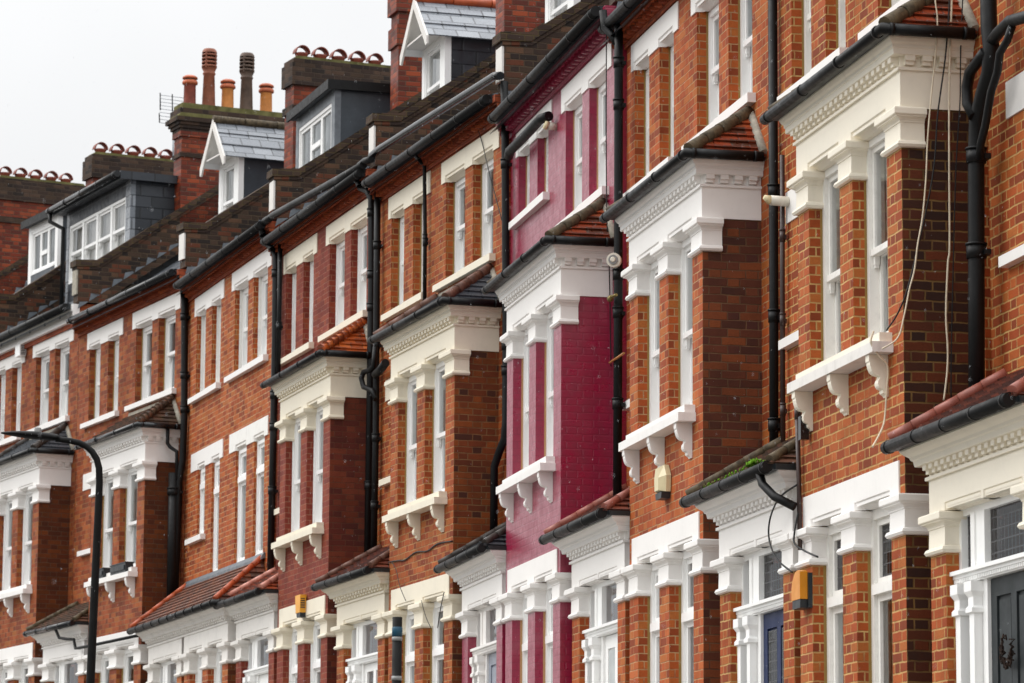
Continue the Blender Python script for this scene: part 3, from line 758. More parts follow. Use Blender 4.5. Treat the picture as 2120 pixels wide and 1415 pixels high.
def chimney(root, style, dz=0.):
    x0, x1, y0, y1 = -.1, .3, 2.3, 4.15
    m = MB()
    if style == 'pots':
        m.box(x0, x1, y0, y1, 3.9, 5.5, 'chim'); m.box(x0-.03, x1+.03, y0-.03, y1+.03, 5.5, 5.57, 'soot'); m.box(x0, x1, y0, y1, 5.57, 5.86, 'chim'); m.box(x0-.03, x1+.03, y0-.03, y1+.03, 5.86, 5.95, 'chim')
        for i in range(3): m.box(x0-.03-.03*i, x1+.03+.03*i, y0-.03-.03*i, y1+.03+.03*i, 5.95+.055*i, 6.005+.055*i, 'soot')
        m.box(x0-.13, x1+.13, y0-.13, y1+.13, 6.115, 6.19, 'soot'); 
        for i, ins in enumerate((.0, .05)): m.box(x0-.08+ins, x1+.08-ins, y0-.06+ins, y1+.06-ins, 6.19+.16*i, 6.35+.1*i, 'soot' if i == 0 else 'flaunch')
        m.prism_x([(y0-.1, 6.191), (y0-.05, 6.26), (y1+.05, 6.26), (y1+.1, 6.191)][::-1], x0-.1, x1+.1, 'flaunch')
    elif style == 'plain':
        m.box(x0, x1, y0, y1, 3.9, 5.5, 'chim'); m.box(x0-.035, x1+.035, y0-.035, y1+.035, 5.5, 5.8, 'chim'); m.box(x0, x1, y0, y1, 5.8, 6.0, 'chim'); m.box(x0-.04, x1+.04, y0-.05, y1+.05, 6.0, 6.6, 'chim')
    else:
        m.box(x0, x1, y0, y1, 3.9, 5.52+dz, 'chim'); m.box(x0-.035, x1+.035, y0-.035, y1+.035, 5.52+dz, 5.64+dz, 'soot'); m.box(x0, x1, y0, y1, 5.64+dz, 5.98+dz, 'chim')
        m.box(x0-.05, x1+.05, y0-.05, y1+.05, 5.98+dz, 6.34+dz, 'soot'); m.box(x0-.02, x1+.02, y0-.02, y1+.02, 6.34+dz, 6.42+dz, 'soot')
        m.prism_x([(y0, 6.421+dz), (y0+.05, 6.47+dz), (y1-.05, 6.47+dz), (y1, 6.421+dz)][::-1], x0, x1, 'flaunch')
    ch = part('chimney', m, root); xc = (x0+x1)/2
    def LT(m, pr, x, y, mt): m.lathe([(a*.73, z+(b-z)*.78) for a, b in pr], x, y, mt)
    if style == 'pots':
        z = 6.42
        for y, kind in ((2.5, 'potred'), (2.85, 'T1'), (3.2, 'potbuff'), (3.55, 'T2'), (3.92, 'potbuff')):
            m = MB()
            if kind[0] == 'T':
                mt = 'potbrown' if kind == 'T1' else 'potgrey'
                LT(m, [(.17, z-.05), (.165, z), (.135, z+.78), (.155, z+.8), (.155, z+.83), (.135, z+.85)], xc, y, mt)
                zz = z+.85
                LT(m, [(.135, zz), (.17, zz+.08), (.185, zz+.1)], xc, y, mt); LT(m, [(.1, zz+.05), (.1, zz+.42)], xc, y, 'potgrey')
                for i in range(4): LT(m, [(.15, zz+.12+.085*i), (.185, zz+.105+.085*i), (.185, zz+.15+.085*i), (.15, zz+.165+.085*i)], xc, y, mt)
                for j in range(4):
                    a = math.pi/4+j*math.pi/2; m.box(xc+.12*math.cos(a)-.015, xc+.12*math.cos(a)+.015, y+.12*math.sin(a)-.015, y+.12*math.sin(a)+.015, z+(zz+.08-z)*.78, z+(zz+.45-z)*.78, mt)
                LT(m, [(.185, zz+.44), (.17, zz+.49), (.14, zz+.53), (.1, zz+.53), (.09, zz+.4)], xc, y, mt)
            else:
                LT(m, [(.16, z-.05), (.15, z+.1), (.142, z+.5), (.155, z+.52)], xc, y, kind)
                LT(m, [(.15, z+.51), (.185, z+.53), (.19, z+.57), (.17, z+.61), (.15, z+.62)], xc, y, 'potorange'); LT(m, [(.14, z+.6), (.14, z+.66)], xc, y, 'potgrey')
                LT(m, [(.15, z+.645), (.185, z+.65), (.18, z+.69), (.12, z+.725), (.0, z+.735)], xc, y, 'potorange')
            link('chimney_pot', m.mesh('chimney_pot'), ch)
    elif style == 'cowl':
        for i in range(5): cowl(root, ch, xc+.02*math.sin(i*3), 2.5+i*.325, 6.46+dz, 'potred', .78+.02*math.sin(i*7))

def dormer(root, d):
    k, y0, x0, x1, zb, ze, zr = d['kind'], d['y'], d['x0'], d['x1'], d['zb'], d['ze'], d.get('zr', 0)
    m = MB(); ch = d.get('cheek', 'leaddark'); yb = (ze+.6-2.72)/.7+.32
    m.box(x0, x1, y0, yb, zb-.3, ze, ch, 'f')
    w0, w1 = d['w']
    fr = 'frame' if k != 'wide' else 'frame'
    m.box(x0-.006, w0, y0-.004, y0+.09, zb-.3, ze-.002, d.get('post', fr)); m.box(w1, x1+.006, y0-.004, y0+.09, zb-.3, ze-.002, d.get('post', fr)); m.box(w0, w1, y0-.003, y0+.1, d['wt'], ze-.003, d.get('head', fr)); m.box(w0, w1, y0-.003, y0+.1, zb-.3, d['wb'], ch)
    o = part('dormer', m, root)
    n = d.get('n', 1); ww = (w1-w0)/n
    for i in range(n): window(o, w0+ww*i, w0+ww*(i+1), d['wb'], d['wt'], y0+.005, d.get('style', 'sash'), 'frame', d.get('dress', 'net'), d.get('split', .42), fw=.05)
    m = MB()
    if k == 'gable':
        xc = (x0+x1)/2; hw = (x1-x0)/2+.1; yf = y0-.28
        for sg in (-1, 1):
            e = xc+sg*hw
            a, b, c_, dd = (e, yf, ze-.1), (e, yb+1, ze-.1), (xc, yb+1, zr), (xc, yf, zr)
            tiles(m, a, b, dd, c_, 3, d.get('roof', 'slatelight'), .018) if sg > 0 else tiles(m, b, a, c_, dd, 3, d.get('roof', 'slatelight'), .018)
            m.face([a, dd, c_, b], 'frame')
        r = part('dormer_roof', m, root) if False else link('dormer_roof', m.mesh('dormer_roof'), o)
        b_ = MB()
        for sg in (-1, 1):
            e = xc+sg*(hw+.02); z2 = ze-.13
            p = [(xc, zr+.03), (e, z2+.02), (e, z2-.1), (e-sg*.05, z2-.12), (xc, zr-.13)]
            f1 = [(q[0], yf-.03, q[1]) for q in p]; f2 = [(q[0], yf, q[1]) for q in p]
            b_.face(f1 if sg < 0 else f1[::-1], 'whiteB'); b_.face(f2[::-1] if sg < 0 else f2, 'whiteB')
            for i in range(5): b_.face([f1[i], f2[i], f2[(i+1) % 5], f1[(i+1) % 5]], 'whiteB')
        b_.face([(x0, y0+.01, ze), (x1, y0+.01, ze), (xc, y0+.01, zr-.05)], 'whiteB')
        b_.box(x0+.02, x1-.02, yf, y0, ze-.03, ze-.005, 'whiteB')
        link('bargeboard', b_.mesh('bargeboard'), o)
        t = MB(); roll(t, (xc, yf-.02, zr+.03), (xc, yb+1, zr+.03), .07, d.get('ridge', 'rollorange'), 7)
        link('ridge_tile', t.mesh('ridge_tile'), o)
    else:
        ov = d.get('over', .12)
        m.box(x0-ov, x1+ov*.6, y0-ov, yb+.5, ze, ze+.09, 'leaddark' if k == 'flat' else 'slatedark'); m.box(x0-ov-.01, x1+ov*.6+.01, y0-ov-.012, y0-ov+.02, ze-.03, ze+.11, d.get('edge', 'iron'))
        m.box(x1+ov*.6-.02, x1+ov*.6+.012, y0-ov+.02, yb+.5, ze-.03, ze+.11, d.get('edge', 'iron'))
        link('dormer_roof', m.mesh('dormer_roof'), o)
        if k == 'wide':
            m = MB(); gutter_run(m, [(x0-ov-.02, y0-ov-.07, ze+.05), (x1+ov*.6, y0-ov-.07, ze+.05)], .06, 'pvcgrey', 1.)
            m.tube([(x0-.12, y0-ov-.07, ze+.0), (x0-.12, y0-ov-.07, ze-.15), (x0+.1, y0-.1, ze-.3), (x0+.1, y0-.1, zb-.2)], .04, 'pvc', 10)
            link('gutter', m.mesh('gutter'), o)

# ------------------------------------------------------------------ the houses, nearest first
FR = {
 'O': (0.21152, 4.1172, 21.1243, 6.0378, .98), 'A': (0.20604, 2.9028, 26.5222, 6.3104, 1), 'B': (0.20710, 1.7110, 32.0922, 6.5447, 1),
 'P': (0.20713, 0.5135, 37.3468, 6.7342, 1), 'D': (0.30841, -0.6818, 42.6464, 6.9852, 1.004), 'E': (0.30632, -2.4236, 48.0214, 7.1847, 1.003),
 'F': (0.31197, -4.1368, 53.1934, 7.3352, 1.046), 'G': (0.42285, -5.9747, 58.7012, 7.6405, 1.03), 'H': (0.43631, -8.3995, 64.1111, 7.8890, 1.059),
 'I': (0.46631, -10.5332, 68.6871, 8.0390, 1.059)}
yw, X_, Z_, Y_, s_ = FR['I']
FR['J'] = (yw+.03, X_-5.4*s_*math.sin(yw), Z_+5.4*s_*math.cos(yw), Y_+.35, 1.059)
def HL(k, x, y, z):
    """house-local point to world"""
    yaw, X, Z, Y, s = FR[k]; sx = s*(.935 if k == 'H' else 1)
    a, b = math.sin(yaw), math.cos(yaw)
    return Vector((X+x*sx*a+y*s*b, Z-x*sx*b+y*s*a, Y+CAMZ+z*s))

gab = dict(kind='gable', y=2.05, x0=-2.85, x1=-1.7, w=(-2.72, -1.92), wb=4.0, wt=5.2, zb=3.95, ze=5.27, zr=5.84, dress='net', cheek='slatedark', split=.5)
base = dict(band='white', trim='white', ptrim='white', rtile='tilered', roll='rollmoss', ptile='tilebrown', proll='rollbrown')
CFG = {
 'O': dict(base, brick='brickA', ret='darkA', trim='cream', ptrim='cream', proll='rollpink', door='panel', dmat='doorgrey', fan='leaded', chim='plain',
           label='nearest brick house at the right edge, cream porch and charcoal panelled door'),
 'A': dict(base, brick='brickA', ret='darkA', trim='cream', ptrim='white', sillmat='whiteB', ptile='tilemoss', proll='rollmoss', door='panel', dmat='doornavy', dglass='leaded', fan='leaded', gglass='leaded', chim='plain', frame='framew',
           bdress=('net', 'net'), gdress=('net', 'curtain'), label='orange brick house with cream bay, navy front door and loose cables down its bay side'),
 'B': dict(base, brick='brickB', ret='darkB', proll='rollpink', door='panel', dmat='frame', dglass='blind', gdress=('net', 'curtain'), chim='plain',
           label='orange brick house with white bay and white glazed door, right of the crimson house'),
 'P': dict(base, brick='brickP', ret='brickP', edge='beige', wy=.1, rev=.085, ptile='slatedark', proll='rolldark', sillL=1.43, door='panel', dmat='doorpale', dframe='white', chim='plain', gdress=('net', 'net'),
           label='house painted crimson all over with white trim'),
 'D': dict(base, brick='brickD', ret='darkD', band='creamE', trim='creamE', ptrim='creamE', rtile='slate', roll='rollbrown', door='glazed', chim='plain', dormer=gab,
           label='orange brown brick house with cream trim, left of the crimson house'),
 'E': dict(base, brick='brickE', ret='darkE', band='creamE', trim='creamE', ptrim='whiteB', rtile='tileorange', roll=None, ptile='tilered', proll='rollsalmon', chim='plain', edge='frame', board=True,
           dormer=dict(gab), label='dark red brick house with ivory bay and black and white gabled dormer'),
 'F': dict(base, brick='brickF', ret='darkD', bay=False, edge='framew', rev=.07, ptrim='whiteB', ptile='tileterra', proll='rollorange', chim='plain',
           dormer=dict(kind='flat', y=1.6, x0=-2.85, x1=-.6, w=(-2.7, -.78), wb=4.05, wt=4.82, zb=3.6, ze=5.0, style='triple', dress='blind', cheek='leaddark', post='lead', head='lead'),
           label='flat fronted orange brick house without an upper bay, flat roofed dormer on top'),
 'G': dict(base, brick='brickG', ret='darkG', rtile='tilemoss', roll=None, ptile='tilemoss', proll='rollmoss', chim='cowl', gut='pvcgrey',
           dormer=dict(kind='gable', y=1.95, x0=-2.25, x1=-1.3, w=(-2.12, -1.5), wb=3.9, wt=5.02, zb=3.85, ze=5.12, zr=5.72, dress='net', cheek='leaddark', ridge='rollmoss'),
           label='brown brick house with white bay and dark boxes on its bay sill'),
 'H': dict(base, brick='brickG', ret='darkG', rtile='slate', roll='rolldark', fascia=True, ptile='tilemoss', chim='pots', edge='frame', board='brick', gut='pvc',
           dormer=dict(kind='wide', y=1.5, x0=-3.75, x1=-.02, w=(-3.6, -.28), wb=3.75, wt=4.82, zb=3.55, ze=5.08, n=4, split=.5, over=.22, cheek='slatedark', post='slatelight', head='slatedark', edge='slatedark'),
           label='brick house with a wide slate hung dormer and white fascia board near the left edge'),
 'I': dict(base, brick='brickG', ret='darkG', rtile='slate', roll='rolldark', chim='cowl', chz=-.1, board='brick',
           dormer=dict(kind='flat', y=1.75, x0=-1.6, x1=.0, w=(-1.45, -.12), wb=4.25, wt=5.08, zb=3.8, ze=5.2, style='triple', dress='blind', cheek='leaddark'),
           label='house at the left edge showing only its roof and a small flat dormer'),
 'J': dict(base, brick='brickG', ret='darkG', rtile='slate', roll='rolldark', chim='cowl', chz=.12, board='brick', label='farthest house, only its cowled chimney stack showing at the left edge'),
}
HOUSE = {}
for k in 'OABPDEFGHIJ':
    yaw, X, Z, Y, s = FR[k]
    HOUSE[k] = house(k, X, Z, Y, yaw, (s*(.935 if k == 'H' else 1), s, s), CFG[k])
H_ = HOUSE

# ---- rainwater pipes that belong to one house each
def seg(*p): return [tuple(q) for q in p]
downpipe('downpipe', H_['A'], seg((.75, .42, 3.), (.8, .42, .14), (.84, .42, 0.), (.8, .42, -.19), (.65, .42, -.33), (.51, .42, -.48), (.48, .42, -.7), (.44, .42, -1.74), (.41, .42, -2.6)), .062, 'iron', (.9, .02, -.75, -1.46))
downpipe('downpipe', H_['A'], seg((.86, .42, .03), (1., .42, .06), (1.25, .42, .085), (1.6, .42, .035), (1.75, .42, .0)), .045, 'iron')
downpipe('downpipe', H_['A'], seg((.82, .38, -.04), (.777, .36, -.076), (.537, .36, -.13), (.468, .36, -.224), (.473, .36, -.353), (.56, .38, -.47)), .042, 'iron')
downpipe('downpipe', H_['A'], seg((1.3, .42, .04), (1.24, .4, -.058), (1.083, .4, -.11), (1.025, .4, -.24), (.883, .4, -.351), (.746, .4, -.573), (.634, .4, -.694), (.56, .42, -.78)), .03, 'iron')
downpipe('downpipe', H_['A'], seg((-5.16, .49, 2.75), (-5.18, .49, -.8), (-5.21, .49, -2.3)), .043, 'iron', (1.95, .1, -1.03, -2.0))
downpipe('downpipe', H_['A'], seg((-4.92, .5, .38), (-4.94, .5, -.8), (-4.95, .5, -2.3)), .022, 'brownpipe', (-.35, -1.1, -1.9))
downpipe('downpipe', H_['A'], seg((-2.67, -.04, -2.2), (-2.63, -.04, -2.8), (-2.61, -.04, -3.37)), .02, 'brownpipe', (-2.25,))
downpipe('downpipe', H_['A'], seg((-3.02, -.27, -2.66), (-2.97, -.25, -2.8), (-2.72, -.22, -2.93), (-2.62, -.08, -3.02)), .036, 'iron')
downpipe('downpipe', H_['P'], seg((.51, .49, 2.62), (.51, .49, 2.), (.505, .49, -.3), (.474, .49, -2.5)), .047, 'iron', (2.1, 1.65, -.15, -.55, -1.5))
downpipe('downpipe', H_['P'], seg((.34, .36, 2.7), (.34, .38, 2.52), (.42, .44, 2.42), (.5, .48, 2.3)), .042, 'iron')
downpipe('downpipe', H_['P'], seg((-4.75, .42, 2.19), (-4.6, .4, 2.215), (-3.6, .4, 2.22), (-2.9, .4, 2.235), (-2.72, .46, 2.235)), .058, 'iron')
downpipe('downpipe', H_['D'], seg((.33, .49, 2.92), (.387, .49, 2.14), (.473, .49, -.2), (.478, .49, -1.2), (.46, .48, -1.4), (.3, .46, -1.56), (.2, .44, -1.7), (.19, .44, -2.6)), .047, 'iron', (1.9, .5, -.3, -.6))
downpipe('downpipe', H_['D'], seg((-3.02, .36, 2.68), (-3.01, .48, 2.55), (-2.985, .49, 1.69), (-2.975, .49, .6)), .026, 'iron', (1.6, 1.55))
downpipe('downpipe', H_['D'], seg((.5, .39, 2.95), (.3, .38, 2.99), (-4.8, .38, 3.13), (-5.2, .38, 3.12)), .05, 'pvcgrey')
downpipe('downpipe', H_['E'], seg((.55, .38, 2.85), (.2, .38, 2.89), (-.06, .38, 2.885), (-.2, .39, 2.83), (-.24, .4, 2.72), (-.16, .42, 2.6), (.05, .46, 2.52), (.115, .5, 2.4), (.168, .5, 1.15), (.17, .5, .2), (.14, .5, -2.4)), .05, 'pvc', (2.2, 1.35, .9, -1.5))
downpipe('downpipe', H_['E'], seg((.41, .5, 2.7), (.436, .5, 1.1), (.475, .5, -.85), (.442, .5, -2.4)), .045, 'iron', (1.7, .35, -.9, -1.8))
downpipe('downpipe', H_['E'], seg((.62, .44, .3), (.62, .42, .04), (.5, .4, .0), (.34, .36, .0), (.3, .34, -.08), (.34, .36, -.2), (.5, .44, -.27), (.6, .46, -.4)), .036, 'iron')
downpipe('downpipe', H_['E'], seg((1.1, .45, .02), (.85, .45, -.04), (.6, .45, -.07)), .055, 'iron')
downpipe('downpipe', H_['E'], seg((.2, .36, 2.84), (-1., .33, 2.87), (-4.7, .33, 3.05), (-5.2, .33, 3.05)), .055, 'pvc')
downpipe('downpipe', H_['F'], seg((.6, .38, 2.77), (.2, .38, 2.79), (.02, .38, 2.72), (0., .4, 2.6), (.1, .44, 2.48), (.32, .48, 2.36), (.38, .5, 2.25), (.42, .5, 1.07), (.4, .5, -.3), (.36, .5, -2.5)), .05, 'pvc', (2.0, .25, -.2, -1.1))
downpipe('downpipe', H_['F'], seg((.62, .5, 2.4), (.64, .5, .55)), .034, 'iron', (1.2,))
downpipe('downpipe', H_['G'], seg((.15, .44, 2.76), (.2, .48, 2.6), (.29, .5, 2.29), (.4, .5, .4), (.36, .5, -.3), (.3, .47, -.6), (.28, .45, -2.5)), .055, 'iron', (2.0, 1.05, .5))
downpipe('downpipe', H_['G'], seg((.24, .4, -.5), (.27, .4, -2.5)), .085, 'iron', (-.8,))
downpipe('downpipe', H_['G'], seg((.19, .3, .22), (.19, .3, -.02), (.2, .34, -.08), (.3, .42, -.16), (.31, .43, -.6)), .03, 'iron', ())
downpipe('downpipe', H_['G'], seg((-3.75, -.26, -2.7), (-3.7, -.2, -2.86), (-3.4, -.16, -2.9), (-3.15, -.12, -2.92), (-3.1, -.1, -3.07), (-2.9, -.09, -3.075), (.1, -.09, -3.075)), .026, 'iron')

# ------------------------------------------------------------------ things fixed to or standing by the houses
def item(name, mb, label, cat, group=None, kind=None): return link(name, mb.mesh(name, 0), None, label, cat, group, kind)
def cable(name, k, pts, r, mat, label):
    P = [HL(k, *p) for p in pts]; Q = []
    for i in range(len(P)-1):               # Catmull-Rom so it hangs in soft curves
        p0, p1, p2, p3 = P[max(i-1, 0)], P[i], P[i+1], P[min(i+2, len(P)-1)]
        for j in range(5):
            t = j/5; Q.append(.5*((2*p1)+(p2-p0)*t+(2*p0-5*p1+4*p2-p3)*t*t+(3*p1-p0-3*p2+p3)*t**3))
    Q.append(P[-1]); mb = MB(); mb.tube(Q, r, mat, 6); return item(name, mb, label, 'cable')
cable('loose_cable', 'A', [(.12, .38, .9), (.12, .372, .543), (.12, .352, .15), (.12, .339, -.22), (.12, .332, -.77), (.12, .327, -1.36), (.12, .312, -1.49), (.12, .292, -1.87), (.12, .302, -2.12), (.12, .296, -2.3), (.12, .267, -2.52)], .0075, 'cablewhite', 'straight white cable hanging down the sooty bay side of the cream trimmed house')
cable('loose_cable', 'A', [(.14, .225, .9), (.14, .232, .53), (.14, .249, .36), (.14, .231, .1), (.14, .2, -.16), (.14, .18, -.344), (.14, .157, -.6), (.14, .143, -.86), (.14, .113, -1.15), (.14, .073, -1.36), (.14, .044, -1.56), (.14, .005, -1.7), (.14, -.038, -1.9), (.14, -.09, -2.07), (.1, -.2, -2.15)], .006, 'cablewhite', 'thin wavy white cable slanting across the sooty bay side to its corner')
cable('loose_cable', 'A', [(-.255, -.15, -1.96), (-.255, -.172, -2.05), (-.27, -.1, -2.15), (-.293, -.03, -2.22), (-.35, -.025, -2.43), (-.372, -.03, -2.58), (-.36, -.05, -2.66), (-.33, -.1, -2.75), (-.28, -.16, -2.83)], .008, 'cablewhite', 'white cable looping from the peeling bay sill down to the nearest porch gutter')
cable('loose_cable', 'A', [(.13, .36, .9), (.13, .35, .54), (.13, .314, .11), (.13, .264, -.226), (.13, .239, -.41), (.13, .195, -.86), (.1, .03, -1.6), (.015, -.04, -1.85), (-.22, -.06, -1.955)], .006, 'cableblack', 'black cable from the gutter to the peeling white sill of the cream bay')
cable('loose_cable', 'A', [(.1, .47, .9), (.1, .463, .55), (.1, .442, .16), (.1, .433, -.21), (.1, .414, -.47), (.1, .386, -.88), (.1, .34, -2.05), (.1, .33, -2.5)], .005, 'cableblack', 'thin black cable beside the straight white cable on the sooty bay side')
cable('loose_cable', 'P', [(.08, .46, 2.79), (.08, .46, 1.32), (.08, .47, .5), (.06, .5, 0), (.06, .52, -1.04)], .006, 'cableblack', 'black cable running down the right end of the crimson house')
cable('wall_cable', 'D', [(-2.72, -.012, -2.58), (-2.3, -.012, -2.6), (-2., -.012, -2.62), (-1.54, -.012, -2.57), (-1.02, -.012, -2.6), (-.6, -.012, -2.555), (.0, -.012, -2.58)], .009, 'cableblack', 'sagging black cable across the brick below the cream bay sill')
cable('wall_cable', 'D', [(-2.3, -.1, -2.62), (-2.16, -.08, -2.73), (-1.98, -.08, -2.95), (-1.71, -.08, -3.15)], .005, 'cableblack', 'thin black wire over the cream ground floor band')
cable('wall_cable', 'D', [(-1., -.09, -3.2), (-.9, -.08, -3.35), (-.77, -.08, -3.46), (-.62, -.08, -3.56)], .005, 'cableblack', 'thin black wire over the middle cream capital')
cable('wall_cable', 'D', [(-.05, -.09, -3.18), (-.22, -.08, -3.36), (-.34, -.08, -3.58)], .006, 'cableblack', 'short black wire over the right hand cream capital')
cable('loose_cable', 'A', [(-2.55, -.08, -2.85), (-2.9, -.12, -2.91), (-3.16, -.12, -3.02), (-3.25, -.12, -3.15), (-3.19, -.12, -3.28), (-2.98, -.12, -3.42), (-2.63, -.1, -3.55)], .008, 'cableblack', 'black cable looping from the brown pipe to the amber alarm box')
cable('loose_cable', 'A', [(-2.59, -.06, -3.07), (-2.6, -.09, -3.24), (-2.55, -.1, -3.33), (-2.24, -.1, -3.42), (-1.95, -.09, -3.49)], .008, 'cableblack', 'short black cable drooping over the white capital beside the brown pipe')
cable('wall_cable', 'D', [(-1.2, .36, 2.9), (-1.0, .5, 2.75), (-.7, .52, 2.45), (-.36, .52, 1.97), (.2, .52, 1.235)], .006, 'cableblack', 'thin black wire slanting down the top storey left of the crimson house')

mb = MB()                                                              # alarm boxes
def boxL(mb, k, x0, x1, y0, y1, z0, z1, mat, taper=0., top=0.):
    c = [HL(k, x, y, z) for x, y, z in ((x0+taper, y0, z0), (x1-taper, y0, z0), (x1-taper, y1, z0), (x0+taper, y1, z0), (x0+top, y0, z1), (x1-top, y0, z1), (x1-top, y1, z1), (x0+top, y1, z1))]
    for f in ((0, 1, 5, 4), (1, 2, 6, 5), (2, 3, 7, 6), (3, 0, 4, 7), (4, 5, 6, 7), (3, 2, 1, 0)): mb.face([c[i] for i in f], mat)
al = item('alarm_box', (lambda m: (boxL(m, 'A', -2.66, -2.40, -.035, -.0, -3.85, -3.57, 'darkplastic'), m)[1])(MB()), 'amber alarm box with a dark base on brick beside the navy door', 'alarm box')
m = MB(); pr = [(-2.66, -3.78), (-2.42, -3.78), (-2.42, -3.56), (-2.48, -3.545), (-2.56, -3.56), (-2.63, -3.62), (-2.66, -3.68)]
f1 = [HL('A', x, -.1, z) for x, z in pr]; f2 = [HL('A', x, -.036, z) for x, z in pr]
m.face(f1, 'amber'); [m.face([f1[i], f2[i], f2[(i+1) % 7], f1[(i+1) % 7]][::-1], 'amber') for i in range(7)]
boxL(m, 'A', -2.65, -2.43, -.095, -.036, -3.85, -3.782, 'darkplastic'); link('cover', m.mesh('cover', 0), al)
m = MB(); cx, hz = -1.27, ((0, .155, .07), (.1, .05, .14), (.1, -.06, .14), (0, -.085, .11))
prof = [(-.06, .155), (.06, .155), (.145, .05), (.125, -.1), (-.125, -.1), (-.145, .05)]
inn = [(-.03, .12), (.03, .12), (.075, .03), (.065, -.085), (-.065, -.085), (-.075, .03)]
a_ = [HL('B', cx+x, -.005, -2.55+z) for x, z in prof]; b_ = [HL('B', cx+x, -.05, -2.55+z) for x, z in prof]; c_ = [HL('B', cx+x, -.11, -2.55+z) for x, z in inn]
for p, q in ((a_, b_), (b_, c_)):
    for i in range(6): m.face([p[i], q[i], q[(i+1) % 6], p[(i+1) % 6]], 'creamplastic')
m.face(c_, 'creamplastic')
hb = item('alarm_box', m, 'cream shield shaped alarm box on brick under the white bay sill', 'alarm box')
m = MB(); boxL(m, 'B', cx-.12, cx+.12, -.09, -.005, -2.71, -2.652, 'darkplastic', .02); link('base', m.mesh('base', 0), hb)
m = MB(); boxL(m, 'E', -1.36, -1.10, -.1, -.014, -3.1, -2.86, 'yellow', .02, -.01); yb = item('alarm_box', m, 'yellow alarm box over the ivory band of the dark red house', 'alarm box')
m = MB(); boxL(m, 'E', -1.33, -1.12, -.09, -.014, -3.16, -3.102, 'darkplastic', .02)
for i in range(5): boxL(m, 'E', -1.102, -1.096, -.09, -.03, -2.92-i*.03, -2.905-i*.03, 'darkplastic')
link('base', m.mesh('base', 0), yb)
m = MB()                                                               # round flue terminal and pipes through walls
c0 = HL('P', .60, .43, -.02); c1 = HL('P', .66, .40, -.02)
m.tube([c0, c1], .075, 'whiteplastic', 20); m.tube([c1, HL('P', .675, .392, -.02)], .05, 'greyfoil', 20); m.tube([HL('P', .675, .392, -.02), HL('P', .69, .385, -.02)], [.03, .022], 'whiteplastic', 16)
item('flue_terminal', m, 'round pale flue cap facing out beside the black pipe of the white bay', 'flue')
m = MB(); m.tube([HL('A', -4.86, .55, -.05), HL('A', -4.86, .37, -.045)], .045, 'whiteplastic', 14); m.tube([HL('A', -4.86, .37, -.045), HL('A', -4.85, .31, -.02)], [.045, .02], 'creamplastic', 14)
item('flue_pipe', m, 'cream horizontal flue pipe poking out behind the tall black downpipe', 'flue')
m = MB(); m.tube([HL('P', -2.74, .55, 2.12), HL('P', -2.74, .45, 2.125)], .045, 'whiteplastic', 14); m.tube([HL('P', -2.74, .45, 2.125), HL('P', -2.74, .41, 2.14)], [.052, .046], 'creamplastic', 14)
item('flue_pipe', m, 'white flue pipe with a brown collar high on the crimson wall', 'flue')
m = MB(); m.tube([HL('P', .42, .42, -1.06), HL('P', .85, .47, -1.02)], .012, 'copper', 8); item('overflow_pipe', m, 'copper overflow pipe sticking out across the black downpipe', 'pipe')
m = MB(); m.tube([HL('P', .5, .4, -.42), HL('P', .6, .38, -.42), HL('P', .68, .38, -.41)], [.02, .034, .02], 'brass', 10); m.tube([HL('P', .68, .38, -.41), HL('P', .8, .4, -.41)], .016, 'brass', 8)
item('hose_tap', m, 'tarnished brass fitting on the black pipe by the left white capital', 'fitting')
m = MB(); boxL(m, 'A', -2.47, -2.40, -.09, -.02, -2.5, -2.31, 'pvcgrey'); item('junction_box', m, 'small slate grey box under the left bracket of the cream bay', 'box')
m = MB()                                                               # vents, window boxes
boxL(m, 'H', -3.16, -2.86, .42, .535, 2.3, 2.5, 'frame')
for i in range(6): boxL(m, 'H', -2.858, -2.85, .44, .52, 2.32+i*.03, 2.334+i*.03, 'darkplastic')
item('vent_cover', m, 'white louvred vent box on the band at the left edge', 'vent')
for x0, x1, lb in ((-2.12, -1.55, 'dark window box on the left of the brown house bay sill, beside the lamp post'), (-1.2, -.42, 'dark window box on the right end of the bay sill by the lamp')):
    m = MB(); boxL(m, 'G', x0, x1, -.15, -.02, -2.03, -1.885, 'darkplastic', .015); 
    boxL(m, 'G', x0-.012, x1+.012, -.16, -.01, -1.884, -1.868, 'darkplastic'); boxL(m, 'G', x0+.04, x1-.04, -.165, -.149, -1.99, -1.92, 'darkplastic')
    item('window_box', m, lb, 'window box', 'window boxes on a bay sill')
m = MB()                                                               # moss cushion on a porch roof
for i in range(70):
    a, r = random.random()*6.28, random.random()**.5
    p = HL('A', -3.35+.16*r*math.cos(a), -.21+.05*r*math.sin(a), -2.605+.02*(1-r)+.02*random.random()); s = .008+.01*random.random()
    m.tube([p, p+Vector((random.uniform(-.01, .01), random.uniform(-.01, .01), .03))], [s, s*.3], 'moss', 5)
for i in range(60):
    p = HL('A', random.uniform(-4.9, -3.0), -.23+random.uniform(-.02, .05), -2.61+.012*random.random()); s = .006+.008*random.random()
    m.tube([p, p+Vector((0, 0, .018))], [s, s*.4], 'moss' if i % 3 else 'flaunch', 5)
item('moss', m, 'bright green moss cushion on the porch gutter edge beside the navy door', 'moss', kind='stuff')
m = MB()                                                               # twig wreath on the near door
for j in range(20):
    a = 1.9+j/20*4.2; q = []
    for i in range(7):
        t = a+i*.16; rr = .1+random.uniform(-.03, .05); q.append(HL('O', -3.86+rr*math.cos(t)*.9, .1+random.uniform(-.03, .0), -4.28+rr*math.sin(t)))
    m.tube(q, .006, 'wreath', 5)
item('wreath', m, 'bare twig wreath hanging on the charcoal panelled front door', 'wreath')
